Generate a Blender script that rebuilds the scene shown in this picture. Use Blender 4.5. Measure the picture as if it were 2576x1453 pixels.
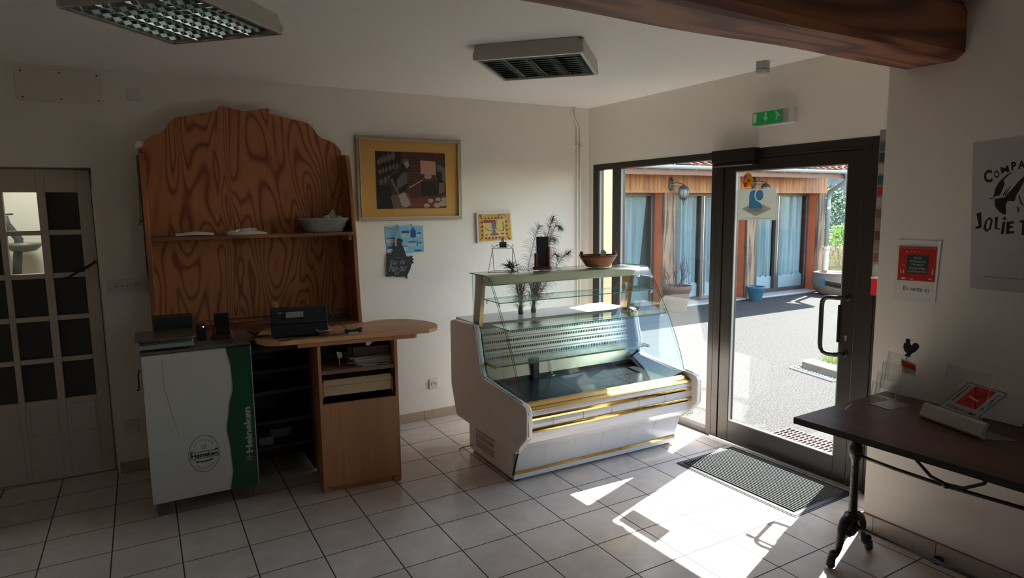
import bpy, bmesh, math, random
from mathutils import Matrix, Vector
from math import sin, cos, pi, radians

for _o in list(bpy.data.objects):
    bpy.data.objects.remove(_o, do_unlink=True)
SC = bpy.context.scene
COL = SC.collection

# ------------------------------------------------------------------ camera
cam_d = bpy.data.cameras.new('camera')
cam_d.sensor_width = 36.0
cam_d.sensor_fit = 'HORIZONTAL'
cam_d.lens = 1606.98 / 2576 * 36.0
cam_d.clip_start = 0.02
cam = bpy.data.objects.new('camera', cam_d)
COL.objects.link(cam)
_r = Vector((0.8649459, -0.5017325, -0.0115402))
_d = Vector((-0.0724564, -0.1020892, -0.9921330))
_f = Vector((0.4966072, 0.8589775, -0.1246553))
_m = Matrix((( _r.x, -_d.x, -_f.x, -1.262421),
             ( _r.y, -_d.y, -_f.y, -3.302873),
             ( _r.z, -_d.z, -_f.z, 1.672292),
             (0, 0, 0, 1)))
cam.matrix_world = _m
SC.camera = cam

# ------------------------------------------------------------------ world, sun, exposure
SUN_EL, SUN_AZ = radians(49.7), math.atan2(0.316, 0.949)
w = bpy.data.worlds.new('sky')
SC.world = w
w.use_nodes = True
nt = w.node_tree
nt.nodes.clear()
sky = nt.nodes.new('ShaderNodeTexSky')
sky.sky_type = 'NISHITA'
sky.sun_disc = False
sky.sun_elevation = SUN_EL
sky.sun_rotation = pi / 2 - SUN_AZ
sky.air_density = 1.0
sky.dust_density = 0.6
sky.ozone_density = 1.0
bg = nt.nodes.new('ShaderNodeBackground')
bg.inputs['Strength'].default_value = SKY_STRENGTH = 0.52
wo = nt.nodes.new('ShaderNodeOutputWorld')
tint = nt.nodes.new('ShaderNodeMixRGB'); tint.blend_type = 'MULTIPLY'; tint.inputs[0].default_value = 1.0; tint.inputs[2].default_value = (1.0, 0.95, 0.87, 1)
nt.links.new(sky.outputs[0], tint.inputs[1])
nt.links.new(tint.outputs[0], bg.inputs[0])
nt.links.new(bg.outputs[0], wo.inputs[0])
sun_d = bpy.data.lights.new('sun', 'SUN')
sun_d.energy = 12.0
sun_d.angle = radians(0.6)
sun_d.color = (1.0, 0.97, 0.93)
sun = bpy.data.objects.new('sun', sun_d)
COL.objects.link(sun)
_sd = Vector((0.949 * cos(SUN_EL), 0.316 * cos(SUN_EL), sin(SUN_EL)))
sun.rotation_euler = _sd.to_track_quat('Z', 'Y').to_euler()
sun.location = (8, 3, 9)
pr_d = bpy.data.lights.new('fill_window_portal', 'AREA'); pr_d.shape = 'RECTANGLE'; pr_d.size, pr_d.size_y = 0.5, 1.0; pr_d.cycles.is_portal = True
pr = bpy.data.objects.new('fill_window_portal', pr_d); COL.objects.link(pr); pr.location = (0.85, -6.62, 1.75); pr.rotation_euler = (radians(-90), 0, 0)  # sky sampling portal for the added fill window behind the camera
# daylight portal over the glazed shop front (guides sampling of the sky, gives no light of its own)
po_d = bpy.data.lights.new('window_portal', 'AREA')
po_d.shape = 'RECTANGLE'
po_d.size, po_d.size_y = 2.75, 2.0
po_d.cycles.is_portal = True
po = bpy.data.objects.new('window_portal', po_d)
COL.objects.link(po)
po.matrix_world = Matrix.Translation((2.33, -0.05, 1.02)) @ Vector((1, 0.016, 0)).to_track_quat('Z', 'Y').to_matrix().to_4x4()

SC.view_settings.view_transform = 'Standard'
SC.view_settings.look = 'None'
SC.view_settings.gamma = 1.0
SC.view_settings.use_curve_mapping = False
SC.view_settings.exposure = 1.45
cy = SC.cycles
cy.max_bounces = 14
cy.diffuse_bounces = 7
cy.glossy_bounces = 5
cy.transmission_bounces = 8
cy.transparent_max_bounces = 24
cy.caustics_reflective = False
cy.caustics_refractive = False
cy.sample_clamp_indirect = 8.0

# ------------------------------------------------------------------ materials
MATS = {}
def newmat(name):
    m = bpy.data.materials.new(name)
    m.use_nodes = True
    MATS[name] = m
    return m, m.node_tree, m.node_tree.nodes['Principled BSDF']
def N(t, ty, **kw):
    n = t.nodes.new(ty)
    for k, v in kw.items():
        setattr(n, k, v)
    return n
def plain(name, col, rough=0.5, metal=0.0, spec=0.5, bump=0.0, bscale=60, var=0.0, vscale=8, coat=0.0):
    """principled with optional noise colour variation and bump: always procedural"""
    m, t, b = newmat(name)
    b.inputs['Base Color'].default_value = (*col, 1)
    b.inputs['Roughness'].default_value = rough
    b.inputs['Metallic'].default_value = metal
    b.inputs['Specular IOR Level'].default_value = spec
    if coat: b.inputs['Coat Weight'].default_value = coat
    tc = N(t, 'ShaderNodeTexCoord')
    if var:
        no = N(t, 'ShaderNodeTexNoise'); no.inputs['Scale'].default_value = vscale; no.inputs['Detail'].default_value = 4
        t.links.new(tc.outputs['Object'], no.inputs['Vector'])
        mx = N(t, 'ShaderNodeMixRGB')
        mx.inputs[1].default_value = (*[max(0, c * (1 - var)) for c in col], 1)
        mx.inputs[2].default_value = (*[min(1, c * (1 + var)) for c in col], 1)
        t.links.new(no.outputs['Fac'], mx.inputs[0]); t.links.new(mx.outputs[0], b.inputs['Base Color'])
    if bump:
        no = N(t, 'ShaderNodeTexNoise'); no.inputs['Scale'].default_value = bscale; no.inputs['Detail'].default_value = 3
        t.links.new(tc.outputs['Object'], no.inputs['Vector'])
        bp = N(t, 'ShaderNodeBump'); bp.inputs['Strength'].default_value = bump; bp.inputs['Distance'].default_value = 0.01
        t.links.new(no.outputs['Fac'], bp.inputs['Height']); t.links.new(bp.outputs[0], b.inputs['Normal'])
    return m
def ramp(t, pts):
    r = N(t, 'ShaderNodeValToRGB')
    el = r.color_ramp.elements
    el[0].position, el[0].color = pts[0][0], (*pts[0][1], 1)
    el[1].position, el[1].color = pts[-1][0], (*pts[-1][1], 1)
    for p, c in pts[1:-1]:
        e = el.new(p); e.color = (*c, 1)
    return r
def wood(name, dark, light, axis=2, ns=2.2, rings=9, stretch=5, rough=0.4, fine=0.35, seed=0.0, coat=0.0, thin=False):
    """grain as contour lines of a noise stretched along the board"""
    m, t, b = newmat(name)
    tc = N(t, 'ShaderNodeTexCoord'); mp = N(t, 'ShaderNodeMapping')
    s = [ns] * 3; s[axis] = ns / stretch
    mp.inputs['Scale'].default_value = s; mp.inputs['Location'].default_value = (seed, seed * 1.7, seed * .3)
    t.links.new(tc.outputs['Object'], mp.inputs[0])
    no = N(t, 'ShaderNodeTexNoise'); no.inputs['Scale'].default_value = 1; no.inputs['Detail'].default_value = 1.5; no.inputs['Distortion'].default_value = 0.35
    t.links.new(mp.outputs[0], no.inputs['Vector'])
    mu = N(t, 'ShaderNodeMath', operation='MULTIPLY'); mu.inputs[1].default_value = rings * 2 * pi
    si = N(t, 'ShaderNodeMath', operation='SINE')
    t.links.new(no.outputs['Fac'], mu.inputs[0]); t.links.new(mu.outputs[0], si.inputs[0])
    ma = N(t, 'ShaderNodeMath', operation='MULTIPLY_ADD'); ma.inputs[1].default_value = 0.5; ma.inputs[2].default_value = 0.5
    t.links.new(si.outputs[0], ma.inputs[0])
    r = ramp(t, [(0.0, dark), (0.45, tuple(a * .45 + c * .55 for a, c in zip(dark, light))), (0.8, light)])
    if thin:
        r.color_ramp.elements[1].position = 0.16; r.color_ramp.elements[2].position = 0.62
    t.links.new(ma.outputs[0], r.inputs[0])
    mp2 = N(t, 'ShaderNodeMapping'); s = [90] * 3; s[axis] = 2.5; mp2.inputs['Scale'].default_value = s
    n2 = N(t, 'ShaderNodeTexNoise'); n2.inputs['Scale'].default_value = 1; n2.inputs['Detail'].default_value = 2
    t.links.new(tc.outputs['Object'], mp2.inputs[0]); t.links.new(mp2.outputs[0], n2.inputs['Vector'])
    mx = N(t, 'ShaderNodeMixRGB', blend_type='MULTIPLY'); mx.inputs[0].default_value = fine
    t.links.new(r.outputs[0], mx.inputs[1]); t.links.new(n2.outputs['Fac'], mx.inputs[2])
    t.links.new(mx.outputs[0], b.inputs['Base Color'])
    b.inputs['Roughness'].default_value = rough
    if coat: b.inputs['Coat Weight'].default_value = coat
    return m
def glass(name, tint=(0.93, 0.97, 0.95), ior=1.45, rough=0.0, extra=0.0):
    """thin architectural pane: mostly lets light straight through, mirrors at grazing angles"""
    m = bpy.data.materials.new(name); m.use_nodes = True; MATS[name] = m
    t = m.node_tree; t.nodes.clear()
    tr = N(t, 'ShaderNodeBsdfTransparent'); tr.inputs[0].default_value = (*tint, 1)
    gl = N(t, 'ShaderNodeBsdfGlossy'); gl.inputs['Roughness'].default_value = rough; gl.inputs[0].default_value = (0.95, 1, 0.98, 1)
    ge = N(t, 'ShaderNodeNewGeometry'); dp = N(t, 'ShaderNodeVectorMath', operation='DOT_PRODUCT')
    t.links.new(ge.outputs['Incoming'], dp.inputs[0]); t.links.new(ge.outputs['Normal'], dp.inputs[1])
    ab = N(t, 'ShaderNodeMath', operation='ABSOLUTE'); om = N(t, 'ShaderNodeMath', operation='SUBTRACT'); om.inputs[0].default_value = 1.0
    pw = N(t, 'ShaderNodeMath', operation='POWER'); pw.inputs[1].default_value = 5.0
    r0 = ((ior - 1) / (ior + 1)) ** 2 + extra
    ad = N(t, 'ShaderNodeMath', operation='MULTIPLY_ADD'); ad.inputs[1].default_value = 1 - r0; ad.inputs[2].default_value = r0; ad.use_clamp = True
    t.links.new(dp.outputs['Value'], ab.inputs[0]); t.links.new(ab.outputs[0], om.inputs[1]); t.links.new(om.outputs[0], pw.inputs[0])
    mi = N(t, 'ShaderNodeMixShader'); o = N(t, 'ShaderNodeOutputMaterial')
    t.links.new(pw.outputs[0], ad.inputs[0]); t.links.new(ad.outputs[0], mi.inputs[0])
    t.links.new(tr.outputs[0], mi.inputs[1]); t.links.new(gl.outputs[0], mi.inputs[2]); t.links.new(mi.outputs[0], o.inputs[0])
    return m

def translucent(name, col, amount=0.55):
    """thin paper or vinyl that glows a little when lit from behind"""
    m = bpy.data.materials.new(name); m.use_nodes = True; MATS[name] = m
    t = m.node_tree; t.nodes.clear()
    no = N(t, 'ShaderNodeTexNoise'); no.inputs['Scale'].default_value = 30; tc = N(t, 'ShaderNodeTexCoord'); t.links.new(tc.outputs['Object'], no.inputs['Vector'])
    mx = N(t, 'ShaderNodeMixRGB'); mx.inputs[1].default_value = (*[c * .95 for c in col], 1); mx.inputs[2].default_value = (*col, 1); t.links.new(no.outputs['Fac'], mx.inputs[0])
    d = N(t, 'ShaderNodeBsdfDiffuse'); tr = N(t, 'ShaderNodeBsdfTranslucent'); mi = N(t, 'ShaderNodeMixShader'); mi.inputs[0].default_value = amount; o = N(t, 'ShaderNodeOutputMaterial')
    for q in (d, tr): t.links.new(mx.outputs[0], q.inputs[0])
    t.links.new(d.outputs[0], mi.inputs[1]); t.links.new(tr.outputs[0], mi.inputs[2]); t.links.new(mi.outputs[0], o.inputs[0])
    return m

def tiles(name, c1, c2, grout, w_, h_, mortar, rough=0.18, bscale=5.0, bump=0.25, vert=False):
    m, t, b = newmat(name)
    tc = N(t, 'ShaderNodeTexCoord')
    src = tc.outputs['Object']
    if vert:   # wall tiling: use (x, z)
        sp = N(t, 'ShaderNodeSeparateXYZ'); cb = N(t, 'ShaderNodeCombineXYZ'); t.links.new(src, sp.inputs[0])
        t.links.new(sp.outputs[0], cb.inputs[0]); t.links.new(sp.outputs[2], cb.inputs[1]); src = cb.outputs[0]
    br = N(t, 'ShaderNodeTexBrick'); br.offset = 0; br.squash = 1
    br.inputs['Scale'].default_value = 1; br.inputs['Brick Width'].default_value = w_; br.inputs['Row Height'].default_value = h_
    br.inputs['Mortar Size'].default_value = mortar; br.inputs['Mortar Smooth'].default_value = 0.1; br.inputs['Bias'].default_value = 0
    br.inputs['Color1'].default_value = (*c1, 1); br.inputs['Color2'].default_value = (*c2, 1); br.inputs['Mortar'].default_value = (*grout, 1)
    t.links.new(src, br.inputs['Vector'])
    no = N(t, 'ShaderNodeTexNoise'); no.inputs['Scale'].default_value = bscale; no.inputs['Detail'].default_value = 6; no.inputs['Roughness'].default_value = 0.6; no.inputs['Distortion'].default_value = 0.8
    t.links.new(tc.outputs['Object'], no.inputs['Vector'])
    r = ramp(t, [(0.3, (0.80, 0.78, 0.76)), (0.7, (1.0, 1.0, 1.0))])
    t.links.new(no.outputs['Fac'], r.inputs[0])
    mx = N(t, 'ShaderNodeMixRGB', blend_type='MULTIPLY'); mx.inputs[0].default_value = 1
    t.links.new(br.outputs['Color'], mx.inputs[1]); t.links.new(r.outputs[0], mx.inputs[2]); t.links.new(mx.outputs[0], b.inputs['Base Color'])
    rr = N(t, 'ShaderNodeMath', operation='MULTIPLY_ADD'); rr.inputs[1].default_value = 0.6; rr.inputs[2].default_value = rough
    t.links.new(br.outputs['Fac'], rr.inputs[0]); t.links.new(rr.outputs[0], b.inputs['Roughness'])
    sub = N(t, 'ShaderNodeMath', operation='SUBTRACT'); sub.inputs[0].default_value = 1.0
    t.links.new(br.outputs['Fac'], sub.inputs[1])
    n3 = N(t, 'ShaderNodeTexNoise'); n3.inputs['Scale'].default_value = 55; n3.inputs['Detail'].default_value = 3
    t.links.new(tc.outputs['Object'], n3.inputs['Vector'])
    ma = N(t, 'ShaderNodeMath', operation='MULTIPLY_ADD'); ma.inputs[1].default_value = 0.10
    t.links.new(n3.outputs['Fac'], ma.inputs[0]); t.links.new(sub.outputs[0], ma.inputs[2])
    bp = N(t, 'ShaderNodeBump'); bp.inputs['Strength'].default_value = bump; bp.inputs['Distance'].default_value = 0.003
    t.links.new(ma.outputs[0], bp.inputs['Height']); t.links.new(bp.outputs[0], b.inputs['Normal'])
    return m

paint = plain('wall_paint', (0.80, 0.755, 0.695), 0.75, bump=0.15, bscale=180, var=0.03, vscale=1.5)
ceil_m = plain('ceiling_paint', (0.84, 0.82, 0.79), 0.6, bump=0.03, bscale=90, var=0.02, vscale=1.0)
floor_m = tiles('floor_tiles', (0.66, 0.59, 0.53), (0.72, 0.645, 0.58), (0.030, 0.024, 0.018), 0.3, 0.3, 0.0032)
skirt_m = tiles('skirting_tiles', (0.45, 0.36, 0.28), (0.50, 0.40, 0.31), (0.10, 0.07, 0.05), 0.3, 5.0, 0.002, vert=True)
skirt_r = plain('skirting_tiles_side', (0.50, 0.44, 0.39), 0.35, var=0.1, vscale=9)
beam_m = wood('beam_wood', (0.13, 0.035, 0.015), (0.34, 0.12, 0.05), axis=0, ns=3.6, rings=9, stretch=9, rough=0.6, fine=0.4, seed=3.1)
ply_m = wood('plywood', (0.25, 0.068, 0.030), (0.52, 0.20, 0.080), axis=2, ns=4.0, rings=19, stretch=4.2, rough=0.62, fine=0.3, seed=1.3, thin=True)
plyedge_m = wood('pine_edge', (0.24, 0.080, 0.035), (0.44, 0.18, 0.08), axis=2, ns=8, rings=4, stretch=10, rough=0.5, seed=2)
shelfwood_m = wood('shelf_pine', (0.17, 0.06, 0.028), (0.34, 0.14, 0.07), axis=0, ns=7, rings=5, stretch=12, rough=0.45, seed=5)
beech_m = wood('beech_laminate', (0.50, 0.215, 0.095), (0.60, 0.28, 0.13), axis=2, ns=5, rings=3, stretch=16, rough=0.45, fine=0.35, seed=7)
beecht_m = wood('beech_worktop', (0.70, 0.35, 0.17), (0.80, 0.43, 0.22), axis=0, ns=5, rings=3, stretch=16, rough=0.42, fine=0.25, seed=8)
chip_m = plain('worn_shelf_board', (0.20, 0.11, 0.07), 0.6, var=0.35, vscale=60)
palepine_m = wood('pale_pine', (0.52, 0.36, 0.20), (0.62, 0.45, 0.27), axis=0, ns=8, rings=3, stretch=14, rough=0.5, seed=11)
darkshelf_m = plain('dark_shelf_wood', (0.075, 0.045, 0.032), 0.5, var=0.2, vscale=14)
table_m = wood('table_walnut', (0.085, 0.032, 0.020), (0.15, 0.060, 0.036), axis=1, ns=9, rings=4, stretch=18, rough=0.33, fine=0.5, seed=4)
iron_m = plain('cast_iron', (0.030, 0.027, 0.026), 0.38, metal=0.35, bump=0.25, bscale=70, var=0.2, vscale=25)
iron_grey = plain('table_edge_black', (0.012, 0.012, 0.013), 0.4, var=0.1)
dark_alu = plain('bronze_aluminium', (0.032, 0.024, 0.020), 0.33, metal=0.25, var=0.08, vscale=6)
gasket = plain('black_gasket', (0.012, 0.011, 0.011), 0.6)
steel_m = plain('stainless', (0.50, 0.48, 0.42), 0.28, metal=0.9, var=0.06, vscale=12)
alu_m = plain('brushed_aluminium', (0.55, 0.55, 0.56), 0.3, metal=0.9, var=0.05)
brass_m = plain('polished_brass', (0.70, 0.44, 0.13), 0.10, metal=1.0, var=0.04)
goldsat_m = plain('satin_gold', (0.78, 0.50, 0.17), 0.28, metal=0.9, var=0.04)
bronze_m = plain('bronze_post', (0.26, 0.18, 0.085), 0.22, metal=0.9, var=0.05)
canopy_m = plain('canopy_beige', (0.47, 0.45, 0.32), 0.30, metal=0.35, var=0.04)
caseabs_m = plain('case_side_plastic', (0.80, 0.76, 0.70), 0.36, bump=0.02, var=0.03)
casewhite_m = plain('case_white_laminate', (0.60, 0.61, 0.66), 0.22, var=0.03, vscale=5)
casetile_m = plain('case_marbled_panel', (0.52, 0.53, 0.57), 0.22, var=0.09, vscale=7)
joint_m = plain('panel_joint', (0.28, 0.26, 0.25), 0.5)
deck_m = plain('black_tray', (0.018, 0.021, 0.023), 0.22, var=0.1)
marble_m = plain('white_marble_top', (0.72, 0.71, 0.69), 0.18, var=0.06, vscale=6)
glass_m = glass('window_glass', (0.95, 0.965, 0.96), 1.40)
cglass_m = glass('case_glass', (0.95, 0.98, 0.972), 1.42)
gedge_m = glass('green_glass_edge', (0.05, 0.42, 0.34), 1.45, 0.1)
acry_m = glass('clear_acrylic', (0.95, 0.96, 0.96), 1.45, extra=0.0)
bowl_m = glass('clear_bowl_glass', (0.86, 0.90, 0.88), 1.5, extra=0.05)
acedge_m = plain('clear_edge_highlight', (0.80, 0.80, 0.76), 0.2)  # highlights along clear edges, painted in as a pale colour
black_m = plain('black_plastic', (0.012, 0.012, 0.014), 0.35)
navy_m = plain('dark_navy_plastic', (0.016, 0.019, 0.026), 0.32, var=0.1)
white_m = plain('white_plastic', (0.66, 0.64, 0.60), 0.35)
paper_m = plain('white_paper', (0.72, 0.71, 0.70), 0.8, var=0.02)
paperg_m = plain('grey_paper', (0.52, 0.51, 0.53), 0.8, var=0.05)
ink_m = plain('black_ink', (0.012, 0.012, 0.012), 0.7)
chalk_m = plain('chalk', (0.26, 0.255, 0.25), 0.9)
slate_m = plain('blackboard', (0.014, 0.018, 0.022), 0.6, var=0.15, vscale=12)
redwood_m = plain('red_stained_wood', (0.22, 0.032, 0.018), 0.4, var=0.15, vscale=20)
red_m = plain('red_print', (0.50, 0.012, 0.012), 0.5, var=0.06)
redcard_m = plain('red_card', (0.62, 0.01, 0.015), 0.5)
green_m = plain('green_print', (0.006, 0.065, 0.024), 0.3, var=0.03)
silver_m = plain('silver_door_skin', (0.56, 0.56, 0.52), 0.36, metal=0.15, var=0.02)
fridge_m = plain('cooler_grey', (0.10, 0.105, 0.10), 0.42, var=0.05)
exitg_m = plain('exit_green', (0.0, 0.45, 0.10), 0.35)
lamp_m = plain('lamp_housing', (0.47, 0.48, 0.42), 0.4, var=0.03)
louvre_m = plain('mirror_louvre', (0.62, 0.66, 0.64), 0.08, metal=1.0)
tube_m = plain('lamp_tube', (0.75, 0.76, 0.75), 0.3)
door_m = plain('door_cream', (0.56, 0.49, 0.41), 0.5, var=0.03)
wdark_m = plain('dark_room_glass', (0.045, 0.045, 0.042), 0.30, var=0.05)
wicker_m = plain('natural_wicker', (0.42, 0.20, 0.085), 0.5, var=0.3, vscale=40)
wickerd_m = plain('red_brown_wicker', (0.17, 0.04, 0.025), 0.45, var=0.3, vscale=40)
wickg_m = plain('grey_wicker', (0.27, 0.27, 0.27), 0.6, var=0.35, vscale=50)
cable_m = plain('black_cable', (0.02, 0.018, 0.018), 0.5)
wirew_m = plain('white_cable', (0.6, 0.6, 0.58), 0.5)
twine_m = plain('twine', (0.27, 0.23, 0.18), 0.9, var=0.2, vscale=80)
mat_m = None
gold_mat = plain('mount_board_ochre', (0.58, 0.33, 0.10), 0.8, var=0.04)
frame_m = plain('silver_gilt_frame', (0.42, 0.38, 0.30), 0.4, metal=0.4, bump=1.0, bscale=220, var=0.3, vscale=160)
cyan_m = plain('light_blue_print', (0.20, 0.50, 0.66), 0.35)
blue_m = plain('deep_blue_print', (0.015, 0.075, 0.26), 0.35)
skyb_m = plain('sign_blue', (0.03, 0.25, 0.60), 0.4)
feather_m = plain('feather_tan', (0.16, 0.13, 0.09), 0.7, var=0.4, vscale=40)
feathd_m = plain('feather_eye_dark', (0.02, 0.022, 0.012), 0.6, var=0.3, vscale=60)

# ------------------------------------------------------------------ helpers
XF = {}
ID4 = Matrix.Identity(4)
def setp(o, label=None, cat=None, group=None, kind=None):
    if label: o['label'] = label
    if cat: o['category'] = cat
    if group: o['group'] = group
    if kind: o['kind'] = kind
    return o
def thing(name, label, cat, loc=(0, 0, 0), rz=0.0, group=None, kind=None):
    o = bpy.data.objects.new(name, None)
    COL.objects.link(o)
    o.empty_display_size = 0.05
    o.location = loc
    o.rotation_euler = (0, 0, rz)
    XF[o.name] = Matrix.Translation(loc) @ Matrix.Rotation(rz, 4, 'Z')
    return setp(o, label, cat, group, kind)
def obj(name, bm, mat, parent=None, world=False, smooth=False, bev=0.0, label=None, kind=None):
    """one mesh object. world=True: the mesh was drawn in world space, bring it into the parent's frame"""
    if world and parent is not None:
        bm.transform(XF[parent.name].inverted())
    bmesh.ops.recalc_face_normals(bm, faces=bm.faces)
    me = bpy.data.meshes.new(name)
    bm.to_mesh(me); bm.free()
    for m in (mat if isinstance(mat, (list, tuple)) else [mat]):
        me.materials.append(m)
    if smooth:
        for p in me.polygons: p.use_smooth = True
    o = bpy.data.objects.new(name, me)
    COL.objects.link(o)
    if parent is not None:
        o.parent = parent
        XF[o.name] = XF[parent.name]
    else:
        XF[o.name] = ID4.copy()
    if bev:
        md = o.modifiers.new('edge', 'BEVEL'); md.width = bev; md.segments = 2; md.limit_method = 'ANGLE'; md.angle_limit = radians(40)
    if smooth and True:
        me.shade_smooth() if hasattr(me, 'shade_smooth') else None
    if label: o['label'] = label
    if kind: o['kind'] = kind
    return o
def top(name, bm, mat, label, cat, group=None, kind=None, origin=None, rz=0.0, **kw):
    """a top-level thing that is one mesh; origin moves its pivot to its own base"""
    if origin is not None:
        bm.transform((Matrix.Translation(origin) @ Matrix.Rotation(rz, 4, 'Z')).inverted())
    o = obj(name, bm, mat, **kw)
    if origin is not None:
        o.location = origin; o.rotation_euler = (0, 0, rz)
        XF[o.name] = Matrix.Translation(origin) @ Matrix.Rotation(rz, 4, 'Z')
    return setp(o, label, cat, group, kind)
def copy_thing(root, loc, rz, label, group=None):
    r = root.copy(); COL.objects.link(r); r.location = loc; r.rotation_euler = (0, 0, rz); r['label'] = label
    if group: r['group'] = group
    XF[r.name] = Matrix.Translation(loc) @ Matrix.Rotation(rz, 4, 'Z')
    for ch in list(root.children):
        c = ch.copy(); COL.objects.link(c); c.parent = r
        for g in list(ch.children):
            d = g.copy(); COL.objects.link(d); d.parent = c
    return r
def B(): return bmesh.new()
def box(bm, x0, x1, y0, y1, z0, z1, M=None, mi=0):
    vs = [bm.verts.new((x, y, z)) for z in (z0, z1) for y in (y0, y1) for x in (x0, x1)]
    if M is not None:
        for v in vs: v.co = M @ v.co
    for f in ((0, 2, 3, 1), (4, 5, 7, 6), (0, 1, 5, 4), (2, 6, 7, 3), (0, 4, 6, 2), (1, 3, 7, 5)):
        bm.faces.new([vs[i] for i in f]).material_index = mi
    return bm
def frame(o, r, u):
    """matrix whose local x = r, y = u, z = r x u (the normal)"""
    o, r, u = Vector(o), Vector(r).normalized(), Vector(u).normalized()
    n = r.cross(u)
    return Matrix(((r.x, u.x, n.x, o.x), (r.y, u.y, n.y, o.y), (r.z, u.z, n.z, o.z), (0, 0, 0, 1)))
def prism(bm, pts, d0, d1, M=ID4, mi=0, side_mi=None):
    """polygon in the frame's xy plane, extruded from d0 to d1 along its normal"""
    a = [bm.verts.new(M @ Vector((p[0], p[1], d0))) for p in pts]
    b = [bm.verts.new(M @ Vector((p[0], p[1], d1))) for p in pts]
    n = len(pts)
    f1 = bm.faces.new(a); f2 = bm.faces.new(b); f1.material_index = f2.material_index = mi
    for i in range(n):
        f = bm.faces.new((a[i], a[(i + 1) % n], b[(i + 1) % n], b[i])); f.material_index = mi if side_mi is None else side_mi
    return bm
def rect(x0, y0, x1, y1): return [(x0, y0), (x1, y0), (x1, y1), (x0, y1)]
def rrect(x0, y0, x1, y1, r, k=5):
    P = []
    for cx, cy_, a0 in ((x1 - r, y1 - r, 0), (x0 + r, y1 - r, 90), (x0 + r, y0 + r, 180), (x1 - r, y0 + r, 270)):
        for i in range(k + 1):
            a = radians(a0 + 90 * i / k); P.append((cx + r * cos(a), cy_ + r * sin(a)))
    return P
def disc(cx, cy_, r, k=24, ry=None): return [(cx + r * cos(2 * pi * i / k), cy_ + (ry or r) * sin(2 * pi * i / k)) for i in range(k)]
def ring(bm, cx, cy_, r0, r1, d0, d1, M=ID4, k=40, ex=1.0):
    for i in range(k):
        a, b_ = 2 * pi * i / k, 2 * pi * (i + 1) / k
        prism(bm, [(cx + r0 * cos(a), cy_ + r0 * ex * sin(a)), (cx + r1 * cos(a), cy_ + r1 * ex * sin(a)), (cx + r1 * cos(b_), cy_ + r1 * ex * sin(b_)), (cx + r0 * cos(b_), cy_ + r0 * ex * sin(b_))], d0, d1, M)
def rframe(bm, x0, y0, x1, y1, wd, d0, d1, M=ID4):
    for a in (rect(x0, y0, x1, y0 + wd), rect(x0, y1 - wd, x1, y1), rect(x0, y0 + wd, x0 + wd, y1 - wd), rect(x1 - wd, y0 + wd, x1, y1 - wd)):
        prism(bm, a, d0, d1, M)
def tube(bm, pts, r, seg=8, closed=False, cap=True):
    """round bar along a polyline; r may be a list, one radius per point"""
    P = [Vector(p) for p in pts]; n = len(P); rings = []
    up = Vector((0, 0, 1)); last = None
    for i, p in enumerate(P):
        a = P[i - 1] if (i > 0 or closed) else P[i]; b_ = P[(i + 1) % n] if (i < n - 1 or closed) else P[i]
        d = (b_ - a)
        d = d.normalized() if d.length > 1e-9 else Vector((0, 0, 1))
        if last is None:
            s = d.cross(up)
            if s.length < 1e-3: s = d.cross(Vector((1, 0, 0)))
            s.normalize()
        else:
            s = last - d * last.dot(d)
            if s.length < 1e-6: s = d.orthogonal()
            s.normalize()
        last = s; t_ = d.cross(s)
        rr = r[i] if isinstance(r, (list, tuple)) else r
        rings.append([bm.verts.new(p + (s * cos(2 * pi * k / seg) + t_ * sin(2 * pi * k / seg)) * rr) for k in range(seg)])
    m = n if closed else n - 1
    for i in range(m):
        A, C_ = rings[i], rings[(i + 1) % n]
        for k in range(seg): bm.faces.new((A[k], A[(k + 1) % seg], C_[(k + 1) % seg], C_[k]))
    if cap and not closed:
        bm.faces.new(rings[0]); bm.faces.new(rings[-1])
    return bm
def lathe(bm, prof, c=(0, 0, 0), seg=24, M=None):
    """surface of revolution about z; prof = [(r, z)...]"""
    rings = []
    for r, z in prof:
        row = []
        for k in range(seg):
            v = Vector((c[0] + max(r, 1e-4) * cos(2 * pi * k / seg), c[1] + max(r, 1e-4) * sin(2 * pi * k / seg), c[2] + z))
            row.append(bm.verts.new(M @ v if M is not None else v))
        rings.append(row)
    for i in range(len(rings) - 1):
        for k in range(seg): bm.faces.new((rings[i][k], rings[i][(k + 1) % seg], rings[i + 1][(k + 1) % seg], rings[i + 1][k]))
    bm.faces.new(rings[0]); bm.faces.new(rings[-1])
    return bm
def ball(bm, c, r, sx=1, sy=1, sz=1, seg=14):
    g = bmesh.ops.create_uvsphere(bm, u_segments=seg, v_segments=seg // 2 + 2, radius=r)
    bmesh.ops.transform(bm, verts=g['verts'], matrix=Matrix.Translation(c) @ Matrix.Diagonal((sx, sy, sz, 1)))
    return bm
def grid(bm, fn, nu, nv, mi=0):
    V = [[bm.verts.new(fn(i / nu, j / nv)) for j in range(nv + 1)] for i in range(nu + 1)]
    for i in range(nu):
        for j in range(nv): bm.faces.new((V[i][j], V[i + 1][j], V[i + 1][j + 1], V[i][j + 1])).material_index = mi
    return V
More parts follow.
